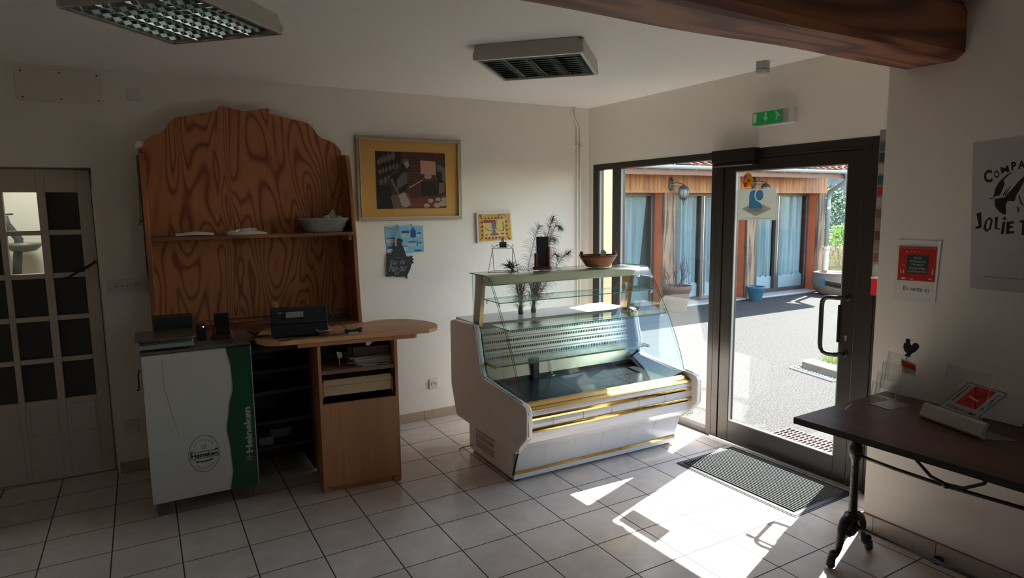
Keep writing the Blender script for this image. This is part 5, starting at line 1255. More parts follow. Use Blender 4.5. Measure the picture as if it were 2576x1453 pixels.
def leg(yc):
    bm = B()
    lathe(bm, [(.006, .715), (.020, .712), (.020, .60), (.021, .575), (.030, .560), (.033, .535), (.028, .510), (.019, .492), (.017, .46), (.018, .35), (.020, .245), (.022, .232), (.034, .226), (.034, .214), (.024, .206), (.026, .18), (.022, .14), (.008, .118)], (TX, yc, 0), 16)
    return bm
for k, yc in enumerate((TY, -2.95)):
    lg = obj('leg', leg(yc), iron_m, t, world=True, smooth=True)
    for s in (-1, 1):
        bm = B(); P = [(0, .205, .022), (.030, .212, .026), (.058, .198, .024), (.078, .165, .021), (.086, .12, .018), (.094, .08, .014), (.112, .055, .012), (.132, .055, .015), (.145, .048, .018), (.150, .030, .019), (.152, .012, .016), (.156, .006, .010)]
        tube(bm, [(TX + s * p[0], yc + (0 if True else 0), p[1]) for p in P], [p[2] for p in P], 12)
        ball(bm, (TX + s * .138, yc, .070), .017, 1, 1, 1.1, 12); ball(bm, (TX + s * .150, yc, .018), .018, 1.1, 1.1, .9, 12)
        for i in range(4): ball(bm, (TX + s * (.015 + i * .011), yc, .128 + i * .006), .011, .8, 1, 1.3, 8)
        obj('foot', bm, iron_m, lg, world=True, smooth=True)
    obj('mount_plate', cbox(TX - .26, TX + .26, yc - .02, yc + .02, .712, .7215), iron_m, lg, world=True)
bm = B(); tube(bm, [(TX, TY, .520), (TX, -1.80, .512), (TX, -2.0, .512), (TX, -2.29, .528), (TX, -2.95, .52)], .0085, 8); obj('stretcher', bm, iron_m, t, world=True, smooth=True)
bm = B(); tube(bm, [(TX, TY, .172), (TX, -2.95, .172)], .0085, 8); obj('stretcher', bm, iron_m, t, world=True, smooth=True)
bm = B(); tube(bm, [(TX, -1.86, .718), (TX, -1.895, .58), (TX, -1.955, .532), (TX, -2.015, .520), (TX, -2.08, .528), (TX, -2.15, .575), (TX, -2.19, .718)], .0075, 8); ball(bm, (TX, -2.015, .515), .013, 1, 1.3, 1); obj('brace', bm, iron_m, t, world=True, smooth=True)
t = thing('door_stop', 'small dark round door stop on the floor by the right-hand skirting', 'door stop', (1.862, -1.862, 0))
bm = B(); lathe(bm, [(.021, 0), (.022, .004), (.020, .026), (.016, .028), (.014, .018), (.001, .016)], seg=20); obj('rubber', bm, black_m, t, smooth=True)

TZ = .7500
# brochure holder of four clear tiers
MW = frame((0, 0, 0), (0, -1, 0), (0, 0, 1))        # x = -y of the world, normal towards the room (-x)
t = thing('brochure_holder', 'clear acrylic four-tier brochure holder at the wall end of the table', 'brochure holder', (1.66, -1.69, TZ), radians(-8))
for k in range(4):
    x0 = -.035 + k * .028; z0 = .0 + k * .036; z1 = .108 + k * .044
    tier = obj('tier', (lambda b__: prism(b__, rect(-.050, z0, .050, z1), 0, .0018, frame((x0 - .010, 0, 0), (0, -1, 0), (.10, 0, 1)), side_mi=1))(B()), [acry_m, acedge_m], t)
    for s in (-.050, .0485):
      bm = B(); prism(bm, [(x0 - .010, z0), (x0 + .020, z0), (x0 + .032, z1 - .01), (x0 + .020, z1), (x0 + .004, z1)], s, s + .0015, frame((0, 0, 0), (1, 0, 0), (0, 0, 1)), side_mi=1)
      obj('side', bm, [acry_m, acedge_m], tier)
    bm = B(); box(bm, x0 - .010, x0 + .020, -.049, .049, z0, z0 + .002); obj('ledge', bm, [acry_m], tier)
bm = B(); box(bm, -.045, .10, -.050, .050, 0, .002); obj('base', bm, acry_m, t)
bm = B(); tube(bm, [(-.045, -.05, .002), (-.045, .05, .002)], .0018, 6); tube(bm, [(.055, -.05, .232), (.055, .05, .232)], .0012, 6); obj('edge_highlight', bm, acedge_m, t)  # pale bars painted as highlights on the acrylic edges
t = thing('red_label', 'small red and white label stuck in the top tier of the brochure holder', 'label', (1.70, -1.745, .90))
bm = B(); prism(bm, [(1.722, .975), (1.785, .962), (1.790, .905), (1.730, .912)], -1.700, -1.699, MW); cardw = obj('card', bm, paperg_m, t, world=True)
bm = B(); prism(bm, [(1.724, .967), (1.786, .955), (1.788, .930), (1.726, .942)], -1.6988, -1.6982, MW); obj('red_field', bm, red_m, cardw, world=True)
# rooster ornament, perched on the holder
t = thing('rooster_ornament', 'flat black rooster silhouette perched on top of the brochure holder', 'ornament', (1.728, -1.745, .985))
RF = [(1.72, 1.058), (1.729, 1.065), (1.742, 1.06), (1.738, 1.052), (1.742, 1.039), (1.749, 1.035), (1.756, 1.048), (1.769, 1.051), (1.779, 1.042), (1.78, 1.031), (1.775, 1.024), (1.765, 1.009), (1.751, 0.999), (1.745, 0.990), (1.747, 0.984), (1.739, 0.980), (1.722, 0.982), (1.725, 0.992), (1.732, 0.995), (1.718, 1.006), (1.713, 1.021), (1.714, 1.038), (1.723, 1.047)]
bm = B(); prism(bm, RF, -1.732, -1.726, MW); obj('silhouette', bm, black_m, t, world=True, bev=.001)
bm = B(); tube(bm, [(1.729, -1.735, .983), (1.715, -1.735, .972)], .0025, 6); obj('peg', bm, black_m, t, world=True)
# sign holder with white trough
HO = (1.612, -1.985, TZ); HA = math.atan2(1.545 - 1.640, -(-2.155 + 1.87))   # runs along the wall, turned a little
t = thing('sign_holder', 'beige plastic sign holder with an upright clear acrylic sheet on the table', 'sign holder', (1.635, -1.865, TZ), radians(-90 - 17))
L_ = .285
bm = B(); prism(bm, [(-.012, .0), (-.020, .006), (-.024, .014), (-.006, .058), (.002, .066), (.010, .066), (.016, .060), (.016, .052), (.000, .030), (.006, .0)], 0.0, L_, YZ @ Matrix.Identity(4))
obj('trough', bm, plain('trough_beige', (.42, .40, .34), .45), t, bev=.002)
obj('foot_plate', (lambda b__: prism(b__, [(-.0, -.01), (L_, -.01), (L_ + .045, .10), (.0, .10)], 0, .002))(B()), plain('foot_sheet', (.20, .17, .16), .3), t)
bm = B(); prism(bm, rect(.03, .05, .235, .245), -.002, .001, frame((0, .020, .0), (1, 0, 0), (0, .25, 1)), side_mi=1); obj('acrylic_sheet', bm, [acry_m, acedge_m], t)
# no-smoking ashtray plate
t = thing('no_smoking_plate', 'square white plate with a crossed red centre reading DEFENSE DE FUMER', 'plate', (1.68, -2.03, .80))
def lerp2(a, b_, s): return (a[0] + (b_[0] - a[0]) * s, a[1] + (b_[1] - a[1]) * s)
DT, DR, DB, DL = (1.994, .927), (2.144, .914), (2.070, .794), (1.918, .811)
# the plate leans back: a lower edge nearer the room
bx = lambda q: 1.63 + (q[1] - .794) / (.927 - .794) * .085
P4 = [Vector((bx(DL), -DL[0], DL[1])), Vector((bx(DB), -DB[0], DB[1])), Vector((bx(DR), -DR[0], DR[1])), Vector((bx(DT), -DT[0], DT[1]))]
def pq(u, v, d=0.0):
    p = P4[0].lerp(P4[1], u).lerp(P4[3].lerp(P4[2], u), v); n = (P4[1] - P4[0]).cross(P4[3] - P4[0]).normalized()
    if n.x > 0: n = -n
    return p + n * d
def pprism(polys, d0, d1, mat, nm, par, **k):
    bm = B()
    for P in polys:
        a = [bm.verts.new(pq(p[0], p[1], d0)) for p in P]; b_ = [bm.verts.new(pq(p[0], p[1], d1)) for p in P]; n = len(P)
        bm.faces.new(a); bm.faces.new(b_)
        for i in range(n): bm.faces.new((a[i], a[(i + 1) % n], b_[(i + 1) % n], b_[i]))
    return obj(nm, bm, mat, par, world=True, **k)
pl = pprism([rect(0, 0, 1, 1)], -.006, 0, plain('plate_white', (.52, .52, .52), .25), 'plate', t)
pprism([rect(.02, .02, .98, .035), rect(.02, .965, .98, .98), rect(.02, .035, .035, .965), rect(.965, .035, .98, .965)], .0003, .0007, ink_m, 'border', pl)
pprism([[(.0 + a, .0 + b_) for a, b_ in q] for q in ([(.05, .06), (.95, .06), (.95, .066), (.05, .066)], [(.05, .20), (.95, .20), (.95, .206), (.05, .206)], [(.05, .24), (.056, .24), (.056, .94), (.05, .94)], [(.20, .24), (.206, .24), (.206, .94), (.20, .94)], [(.80, .24), (.806, .24), (.806, .94), (.80, .94)], [(.944, .24), (.95, .24), (.95, .94), (.944, .94)])], .0003, .0007, paperg_m, 'box_lines', pl)
rc = pprism([rrect(.24, .27, .76, .93, .05)], .0004, .0012, redcard_m, 'red_centre', pl)
pprism([[(.26, .28), (.28, .27), (.75, .90), (.73, .92)], [(.74, .28), (.76, .30), (.27, .92), (.25, .90)]], .0013, .0017, plain('cross_dark', (.14, .01, .015), .5), 'cross', rc)
pprism([[(.36, .56), (.64, .50), (.64, .54), (.36, .60)]], .0018, .0022, white_m, 'cigarette', rc)
def pmat(u0, v0, u1, v1, rot=0):
    o = pq(u0, v0, .0008)
    if rot == 0: r, u = (pq(u1, v0) - pq(u0, v0)), (pq(u0, v1) - pq(u0, v0))
    elif rot == 1: o = pq(u1, v0, .0008); r, u = (pq(u1, v1) - pq(u1, v0)), (pq(u0, v0) - pq(u1, v0))
    else: o = pq(u0, v1, .0008); r, u = (pq(u0, v0) - pq(u0, v1)), (pq(u1, v1) - pq(u0, v1))
    W_, H_ = r.length, u.length; rn, un = r.normalized(), u.normalized(); n = rn.cross(un).normalized()
    return Matrix(((rn.x, un.x, n.x, o.x), (rn.y, un.y, n.y, o.y), (rn.z, un.z, n.z, o.z), (0, 0, 0, 1))), W_, H_
for s, a in (('DEFENSE DE FUMER', (.12, .09, .88, .17, 0)), ('HYGIENE', (.09, .30, .165, .88, 2)), ('SECURITE', (.84, .30, .915, .88, 1))):
    M, W_, H_ = pmat(*a); text(s, M, 0, 0, W_, H_, ink_m, pl, 'lettering', .0003, bold=.01)
# white board leaning on the wall
t = thing('white_board', 'pale blank board leaning against the wall behind the sign holder', 'board', (1.85, -2.02, TZ))
bm = B()
Q = [Vector((1.835, -1.865, .752)), Vector((1.835, -2.150, .752)), Vector((1.893, -2.150, .975)), Vector((1.893, -1.900, .985))]
Q[0] = Vector((1.835, -1.878, .752)); a = [bm.verts.new(q) for q in Q]; b_ = [bm.verts.new(q + Vector((-.004, 0, .001))) for q in Q]
bm.faces.new(a); bm.faces.new(b_)
for i in range(4): bm.faces.new((a[i], a[(i + 1) % 4], b_[(i + 1) % 4], b_[i]))
obj('sheet', bm, plain('board_offwhite', (.68, .62, .54), .5), t, world=True)
bm = B(); ball(bm, (1.887, -1.918, .974), .002, 1, 1, 1, 8); obj('pin_mark', bm, iron_m, t, world=True)
# notice "En vente ici"
MRW = frame((XR, 0, 0), (0, -1, 0), (0, 0, 1))
t = thing('sale_notice', 'white paper notice En vente ici with a red recipe card picture on the right wall', 'notice', (XR, -1.66, 1.21))
NP = [(1.557, 1.211), (1.750, 1.212), (1.760, 1.504), (1.566, 1.502)]
bm = B()
def nfn(u, v):
    a = lerp2(NP[0], NP[1], u); b_ = lerp2(NP[3], NP[2], u); p = lerp2(a, b_, v)
    return MRW @ Vector((p[0], p[1], .0015 + .03 * max(0, u - .90) ** 1.5 * 4 * (.4 + .6 * v)))
grid(bm, nfn, 16, 6); np_ = obj('sheet', bm, paper_m, t, world=True)
D1 = .0032
bm = B(); prism(bm, [(1.574, 1.309), (1.741, 1.313), (1.743, 1.474), (1.574, 1.472)], D1, D1 + .0006, MRW); rp = obj('red_picture', bm, red_m, np_, world=True)
bm = B(); prism(bm, [(1.614, 1.345), (1.711, 1.345), (1.711, 1.434), (1.614, 1.434)], D1 + .0007, D1 + .0010, MRW); obj('green_slate', bm, plain('print_dark_green', (.018, .045, .04), .6), rp, world=True)
for i, s in enumerate(('Amitié', 'et Rencontre', 'Partagent', "Cuisine d'hier", "et d'aujourd'hui")):
    wd = (.018, .036, .026, .036, .042)[i]; z = 1.4165 - i * .0162; text(s, MRW, 1.6625 - wd, z - .002, 1.6625 + wd, z + .010, plain('print_white', (.5, .5, .48), .7) if 'print_white' not in MATS else MATS['print_white'], rp, 'lettering', D1 + .0014)
PW = MATS['print_white']
bm = B()
for i in range(13): tube(bm, [MRW @ Vector((1.583 + i * .0128, 1.462, D1 + .001)), MRW @ Vector((1.583 + i * .0128, 1.472, D1 + .002))], .0011, 5)
obj('spiral', bm, PW, rp, world=True)
bm = B()
for x, z, r_ in ((1.612, 1.449, .005), (1.632, 1.450, .0035), (1.648, 1.450, .004), (1.664, 1.450, .0045), (1.602, 1.323, .011), (1.640, 1.321, .007), (1.600, 1.384, .006), (1.722, 1.327, .008), (1.731, 1.354, .0045)):
    prism(bm, [(x - r_, z), (x + r_, z), (x + r_ * .7, z - r_ * .7), (x - r_ * .7, z - r_ * .7)], D1 + .0008, D1 + .0013, MRW)
for x in (1.589, 1.600): prism(bm, [(x - .004, 1.345), (x + .004, 1.345), (x + .001, 1.362), (x - .001, 1.362)], D1 + .0008, D1 + .0013, MRW)
prism(bm, [(1.728, 1.345), (1.736, 1.345), (1.735, 1.368), (1.733, 1.378), (1.731, 1.378), (1.729, 1.368)], D1 + .0008, D1 + .0013, MRW)
obj('kitchen_motifs', bm, PW, rp, world=True)
text('En vente ici', MRW, 1.604, 1.262, 1.720, 1.284, ink_m, np_, 'lettering', D1 - .0012, shear=0)
bm = B(); prism(bm, rect(1.735, 1.497, 1.747, 1.520), .004, .0046, MRW); prism(bm, rect(1.578, 1.494, 1.590, 1.512), .001, .0026, MRW); obj('adhesive_tape', bm, acry_m, np_, world=True)
# theatre poster
t = thing('theatre_poster', 'large pale poster with black crescent and ragged letters at the right edge', 'poster', (XR, -2.1, 1.3))
bm = B(); prism(bm, [(1.889, 1.300), (2.36, 1.300), (2.36, 1.950), (1.858, 1.930)], .0015, .0025, MRW); po_ = obj('sheet', bm, plain('poster_grey_white', (.50, .47, .46), .6, var=.03), t, world=True)
D2 = .0029
LET = {'crescent': [[(2.021, 1.805), (1.994, 1.79), (1.97, 1.764), (1.955, 1.731), (1.952, 1.698), (1.975, 1.705), (1.982, 1.725), (1.989, 1.752), (1.984, 1.766), (1.997, 1.784)],
    [(1.956, 1.690), (1.96, 1.659), (1.976, 1.637), (1.999, 1.621), (2.003, 1.631), (1.999, 1.659), (2.004, 1.68), (2.03, 1.68), (2.033, 1.699), (2.043, 1.723), (2.056, 1.755), (2.060, 1.785), (2.038, 1.761), (2.021, 1.734), (2.004, 1.713), (1.996, 1.697), (1.972, 1.692)],
    [(1.985, 1.705), (1.999, 1.735), (2.0, 1.733), (1.990, 1.703)], [(1.992, 1.705), (2.010, 1.745), (2.012, 1.744), (1.996, 1.703)], [(1.935, 1.692), (1.955, 1.696), (1.955, 1.692), (1.936, 1.690)], [(2.042, 1.70), (2.050, 1.672), (2.062, 1.655), (2.062, 1.662), (2.053, 1.678), (2.046, 1.702)], [(2.040, 1.655), (2.045, 1.633), (2.049, 1.636), (2.046, 1.655)]],
  'jolie': [[(1.892, 1.627), (1.91, 1.635), (1.917, 1.566), (1.892, 1.561), (1.893, 1.569), (1.905, 1.577)], [(1.964, 1.612), (1.975, 1.616), (1.975, 1.567), (1.987, 1.563), (1.987, 1.558), (1.966, 1.564)], [(1.993, 1.592), (2.003, 1.595), (2.001, 1.542), (1.99, 1.541)], [(1.992, 1.606), (1.999, 1.616), (2.006, 1.606), (1.999, 1.600)],
    [(2.008, 1.593), (2.035, 1.597), (2.034, 1.588), (2.021, 1.584), (2.02, 1.575), (2.033, 1.576), (2.033, 1.569), (2.02, 1.566), (2.02, 1.554), (2.038, 1.556), (2.038, 1.546), (2.009, 1.541)],
    [(1.928, 1.597), (1.944, 1.614), (1.944, 1.604), (1.935, 1.594), (1.933, 1.567), (1.938, 1.558), (1.936, 1.548), (1.923, 1.563)], [(1.944, 1.614), (1.957, 1.6), (1.952, 1.561), (1.936, 1.548), (1.938, 1.558), (1.945, 1.566), (1.948, 1.597), (1.944, 1.604)],
    [(2.055, 1.600), (2.085, 1.603), (2.085, 1.592), (2.075, 1.590), (2.075, 1.540), (2.064, 1.540), (2.064, 1.590), (2.055, 1.590)]]}
for nm_, LL in LET.items():
    bm = B()
    for k, P in enumerate(LL): prism(bm, P, D2 - .0003, D2 + .0001 * (k % 3), MRW)
    obj(nm_, bm, ink_m, po_, world=True)
for ch, x0, z0, x1, z1, a in (('C', 1.914, 1.757, 1.945, 1.812, 8), ('O', 1.950, 1.776, 1.970, 1.808, 10), ('M', 1.974, 1.795, 2.003, 1.822, 12), ('P', 2.010, 1.806, 2.028, 1.840, 8), ('A', 2.032, 1.811, 2.058, 1.844, 5), ('G', 2.064, 1.814, 2.092, 1.848, 2)):
    w_, h_ = x1 - x0, z1 - z0; M = MRW @ Matrix.Translation((x0, z0, 0)) @ Matrix.Rotation(radians(a), 4, 'Z')
    text(ch, M, 0, 0, w_, h_, ink_m, po_, 'letter', D2, bold=.04)
text('Affiche réalisée par les salariés', MRW, 1.938, 1.352, 2.15, 1.360, ink_m, po_, 'lettering', D2)
# postcard strip and red box on the reveal of the right wall
t = thing('postcard_strip', 'narrow strip of postcards hanging at the corner of the wall by the entrance', 'postcards', (2.0, -1.43, 1.3))
obj('board', cbox(1.998, 2.004, -1.440, -1.388, 1.305, 2.045), plain('strip_board', (.30, .29, .27), .6), t, world=True)
cols = [(.10, .12, .14), (.06, .07, .06), (.40, .38, .34), (.05, .09, .10), (.45, .02, .02), (.40, .36, .33), (.16, .11, .07), (.30, .22, .16), (.13, .07, .05), (.25, .20, .17), (.22, .10, .06), (.35, .33, .30)]
for i in range(12):
    z = 1.985 - i * .056; bm = B(); box(bm, 1.9955, 1.9978, -1.4395, -1.392, z - .046, z); obj('postcard', bm, plain('postcard_%s' % 'abcdefghijkl'[i], cols[i], .4, var=.4, vscale=60), t, world=True)
t = thing('red_box', 'bright red box mounted behind the wall corner beside the entrance door', 'box', (2.02, -1.42, 1.18))
obj('case', cbox(2.000, 2.080, -1.455, -1.385, 1.205, 1.292), redcard_m, t, world=True, bev=.002); obj('lid', cbox(1.998, 2.082, -1.457, -1.383, 1.292, 1.300), white_m, t, world=True)
# door mat
t = thing('door_mat', 'grey ribbed entrance mat with a dark rubber border in front of the door', 'mat', (1.95, -.79, 0), radians(.9))
bm = B(); prism(bm, rrect(-.272, -.440, .272, .440, .006), 0, .0035); prism(bm, rrect(-.262, -.430, .262, .430, .004), .0035, .006); obj('rubber_border', bm, plain('mat_rubber', (.020, .022, .027), .45), t)
mm, mt, mb = newmat('mat_pile'); mb.inputs['Roughness'].default_value = .95
no = N(mt, 'ShaderNodeTexNoise'); no.inputs['Scale'].default_value = 350; tc = N(mt, 'ShaderNodeTexCoord'); mt.links.new(tc.outputs['Object'], no.inputs['Vector'])
r_ = ramp(mt, [(.3, (.045, .047, .048)), (.7, (.13, .135, .13))]); mt.links.new(no.outputs['Fac'], r_.inputs[0]); mt.links.new(r_.outputs[0], mb.inputs['Base Color'])
bm = B(); box(bm, -.235, .235, -.405, .405, .006, .0075)
nr = 25
for i in range(nr):
    x = -.228 + i * .456 / (nr - 1); tube(bm, [(x, -.402, .0085), (x, .402, .0085)], .0058, 6)
obj('ribbed_pile', bm, mm, t)

# ---- stickers on the door glass (parts of nothing: they could be peeled off)
MG = GL @ frame((0, 0, 0), (0, -1, 0), (0, 0, 1))
DGL = -.0238
t = thing('artisan_sticker', 'white square sticker with a blue figure and mirrored word ARTISAN on the door glass', 'sticker', tuple(GL @ Vector((.024, -1.78, 1.58))), ANG)
bm = B(); prism(bm, rrect(1.630, 1.579, 1.925, 1.783, .006), DGL, DGL + .0006, MG); stk = obj('sheet', bm, translucent('sticker_white', (.80, .82, .78), .12), t, world=True)
bm = B(); prism(bm, [(1.655, 1.652), (1.770, 1.700), (1.895, 1.652), (1.770, 1.604)], DGL + .0007, DGL + .0010, MG); obj('grey_lozenge', bm, translucent('lozenge_grey', (.56, .60, .54), .08), stk, world=True)
bm = B()
A = [(1.716, 1.655), (1.716, 1.745), (1.722, 1.765), (1.738, 1.774), (1.770, 1.774), (1.762, 1.764), (1.757, 1.748), (1.757, 1.735), (1.762, 1.720), (1.772, 1.708), (1.785, 1.702), (1.798, 1.695), (1.812, 1.683), (1.822, 1.665), (1.823, 1.655)]
prism(bm, A, DGL + .0011, DGL + .0014, MG); prism(bm, disc(1.797, 1.741, .030, 30, .0345), DGL + .0011, DGL + .0014, MG); obj('blue_figure', bm, translucent('sticker_blue', (.10, .38, .70), .08), stk, world=True)
text('ARTISAN', MG, 1.712, 1.636, 1.826, 1.650, plain('sticker_text', (.16, .18, .17), .5), stk, 'lettering', DGL + .0015, mirror=True)
bm = B(); prism(bm, rect(1.66, 1.5885, 1.88, 1.5895), DGL + .0007, DGL + .0009, MG); prism(bm, rect(1.74, 1.593, 1.81, 1.5945), DGL + .0007, DGL + .0009, MG); obj('small_print', bm, MATS['sticker_text'], stk, world=True)
t = thing('flower_sticker', 'round multicoloured sticker above the white artisan sticker', 'sticker', tuple(GL @ Vector((.024, -1.70, 1.80))), ANG)
bm = B(); prism(bm, disc(1.698, 1.842, .041, 30, .050), DGL, DGL + .0006, MG); fs = obj('disc', bm, translucent('sticker_orange', (.90, .40, .08), .3), t, world=True)
random.seed(3)
cs = [translucent('spot_red', (.65, .03, .02), .3), translucent('spot_pink', (.75, .12, .18), .3), translucent('spot_yellow', (.80, .55, .03), .3), translucent('spot_lime', (.55, .55, .10), .3)]
for k, (x, y, r_, c_) in enumerate(((1.680, 1.862, .016, 1), (1.705, 1.872, .014, 3), (1.718, 1.856, .014, 2), (1.688, 1.842, .014, 2), (1.708, 1.838, .013, 0), (1.684, 1.812, .015, 0), (1.716, 1.822, .013, 2), (1.670, 1.832, .009, 1), (1.700, 1.808, .010, 2))):
    bm = B(); prism(bm, disc(x, y, r_, 16), DGL + .0006, DGL + .0009 + k * .00002, MG); s_ = obj('spot', bm, cs[c_], fs, world=True)
bm = B()
for x, y in ((1.684, 1.812), (1.708, 1.838), (1.688, 1.842), (1.716, 1.822), (1.670, 1.832)): prism(bm, disc(x, y, .0035, 8), DGL + .0012, DGL + .0014, MG)
obj('spot_centres', bm, MATS['sticker_orange'], fs, world=True)
t = thing('push_sticker', 'grey and blue door sticker reading Poussez above the handle', 'sticker', tuple(GL @ Vector((.024, -2.33, 1.2))), ANG)
bm = B(); prism(bm, [(2.283, 1.190), (2.408, 1.176), (2.408, 1.210), (2.283, 1.222)], DGL, DGL + .0005, MG); ps = obj('grey_band', bm, plain('push_grey', (.14, .15, .14), .4), t, world=True)
bm = B(); prism(bm, rrect(2.240, 1.186, 2.288, 1.232, .008), DGL + .0006, DGL + .0010, MG); bs = obj('blue_square', bm, plain('push_blue', (.06, .33, .70), .4), t, world=True)
bm = B(); rframe(bm, 2.248, 1.193, 2.259, 1.225, .0022, DGL + .0011, DGL + .0014, MG); rframe(bm, 2.264, 1.193, 2.280, 1.225, .0022, DGL + .0011, DGL + .0014, MG); prism(bm, [(2.272, 1.212), (2.284, 1.220), (2.284, 1.216), (2.274, 1.207)], DGL + .0011, DGL + .0014, MG); obj('door_pictogram', bm, PW, bs, world=True)
M = MG @ Matrix.Translation((2.297, 1.194, 0)) @ Matrix.Rotation(radians(-6), 4, 'Z'); text('Poussez', M, 0, 0, .100, .018, ink_m, ps, 'lettering', DGL + .0012, bold=.02)
# ================================================================== OUTSIDE: courtyard and the timber house opposite
GZ = -0.05
gm, gt, gb = newmat('gravel_ground'); gb.inputs['Roughness'].default_value = .9
tc = N(gt, 'ShaderNodeTexCoord'); n1 = N(gt, 'ShaderNodeTexNoise'); n1.inputs['Scale'].default_value = 60; n1.inputs['Detail'].default_value = 6; n1.inputs['Roughness'].default_value = .75
v1 = N(gt, 'ShaderNodeTexVoronoi'); v1.inputs['Scale'].default_value = 70
for q in (n1, v1): gt.links.new(tc.outputs['Object'], q.inputs['Vector'])
r_ = ramp(gt, [(.40, (.010, .008, .007)), (.5, (.044, .039, .033)), (.60, (.12, .112, .098))]); gt.links.new(n1.outputs['Fac'], r_.inputs[0])
mx = N(gt, 'ShaderNodeMixRGB', blend_type='MULTIPLY'); mx.inputs[0].default_value = .5; gt.links.new(r_.outputs[0], mx.inputs[1]); r2 = ramp(gt, [(.0, (1, 1, 1)), (.6, (.25, .24, .22))]); gt.links.new(v1.outputs['Distance'], r2.inputs[0]); gt.links.new(r2.outputs[0], mx.inputs[2]); gt.links.new(mx.outputs[0], gb.inputs['Base Color'])
bp = N(gt, 'ShaderNodeBump'); bp.inputs['Strength'].default_value = .6; bp.inputs['Distance'].default_value = .01; gt.links.new(n1.outputs['Fac'], bp.inputs['Height']); gt.links.new(bp.outputs[0], gb.inputs['Normal'])
bm = B(); box(bm, 2.30, 40, -20, 30, GZ - .2, GZ); box(bm, -30, 2.30, -30, -6.55, GZ - .2, GZ)
struct('ground', bm, gm, 'sunlit pale gravel courtyard outside the shop', 'ground')
bm = B(); box(bm, 2.30, 2.62, -1.6, 1.4, GZ - .15, -.005)
bm.free()
cream = plain('cream_render', (.66, .46, .27), .85, bump=.1, bscale=90, var=.03)
bm = B(); box(bm, 2.30, 2.885, 1.80, 2.1, GZ, 3.2); struct('wall_outer', bm, cream, 'cream rendered outer wall seen through the narrow side pane', 'wall')
#
# house
hw = plain('orange_render', (.42, .105, .042), .7, var=.25, vscale=3)
clad = wood('cladding_pine', (.33, .115, .034), (.50, .20, .062), axis=2, ns=6, rings=3, stretch=8, rough=.55, fine=.4, seed=21)
postw = wood('weathered_post', (.10, .065, .045), (.36, .22, .13), axis=2, ns=9, rings=4, stretch=12, rough=.7, fine=.5, seed=22)
beamw = wood('eave_board', (.16, .085, .055), (.26, .15, .10), axis=0, ns=8, rings=3, stretch=14, rough=.7, seed=23)
frm = plain('window_bronze', (.055, .042, .040), .4, var=.1)
curt = None
cm, ct, cb = newmat('net_curtain'); cb.inputs['Roughness'].default_value = .9
tcc = N(ct, 'ShaderNodeTexCoord'); mpc = N(ct, 'ShaderNodeMapping'); mpc.inputs['Scale'].default_value = (30, 1, .6); nc = N(ct, 'ShaderNodeTexNoise'); nc.inputs['Scale'].default_value = 1; nc.inputs['Detail'].default_value = 2
ct.links.new(tcc.outputs['Object'], mpc.inputs[0]); ct.links.new(mpc.outputs[0], nc.inputs['Vector']); rc_ = ramp(ct, [(.3, (.36, .43, .44)), (.7, (.60, .66, .66))]); ct.links.new(nc.outputs['Fac'], rc_.inputs[0]); ct.links.new(rc_.outputs[0], cb.inputs['Base Color'])
wg = glass('house_window_glass', (.80, .84, .85), 1.08)
h = thing('timber_house', 'long low house with orange timber cladding, tall curtained windows and tiled roof', 'house', (7.5, 4.7, GZ))
bm = B()
WIN = [(3.3, 6.34), (6.78, 8.28), (8.86, 10.46)]
ed = [2.6] + [v for w_ in WIN for v in w_] + [10.66]
for i in range(0, len(ed), 2): box(bm, ed[i], ed[i + 1], 4.95, 5.15, GZ, 1.95)
box(bm, 2.6, 10.66, 4.95, 5.15, 1.95, 3.0); box(bm, 10.46, 10.66, 5.15, 9.0, GZ, 3.0)
obj('wall', bm, hw, h, world=True)
bm = B()
nx = 84
for i in range(nx):
    x = 2.6 + i * (10.66 - 2.6) / nx; prism(bm, [(x, 4.704), (x + .003, 4.700), (x + .090, 4.700), (x + .094, 4.704)], 1.955, 2.26)
obj('cladding', bm, clad, h, world=True)
bm = B(); box(bm, 2.6, 10.68, 4.69, 4.96, 1.905, 1.955); obj('lintel', bm, clad, h, world=True)
bm = B(); box(bm, 2.6, 10.70, 4.68, 4.96, 2.26, 2.36); obj('wall_plate', bm, beamw, h, world=True)
for x0, x1 in ((6.31, 6.57), (8.36, 8.59), (10.43, 10.64)):
    bm = B(); box(bm, x0, x1, 4.70, 4.76, GZ, 1.91); obj('post', bm, postw, h, world=True, bev=.01)
    bm = B(); box(bm, x0 + .004, x1 - .004, 4.76, 4.955, GZ, 1.91); obj('jamb', bm, hw, h, world=True)
bm = B(); prism(bm, [(4.18, 2.215), (4.18, 2.30), (4.72, 2.44), (4.72, 2.355)], 2.6, 10.55, YZ); obj('soffit', bm, beamw, h, world=True)
bm = B(); box(bm, 2.6, 10.50, 4.165, 4.19, 2.165, 2.30); obj('fascia', bm, plain('fascia_brown', (.20, .09, .06), .6, var=.15), h, world=True)
bm = B(); prof = [(4.165 - .060 + .060 * cos(a), 2.312 + .060 * sin(a)) for a in [pi + pi * i / 10 for i in range(11)]]
prism(bm, prof + [(4.165, 2.318), (4.045, 2.318)][0:0] + [(4.163, 2.315), (4.108, 2.315)][0:0], 2.6, 10.46, YZ)
gu = obj('gutter', bm, plain('gutter_zinc', (.50, .54, .54), .35, metal=.2), h, world=True, smooth=False)
bm = B()
for i in range(12): x = 4.3 + i * .53; tube(bm, [(x, 4.165, 2.32), (x, 4.165, 2.24), (x, 4.10, 2.245), (x, 4.042, 2.318)], .006, 6)
obj('gutter_brackets', bm, MATS['gutter_zinc'], gu, world=True)
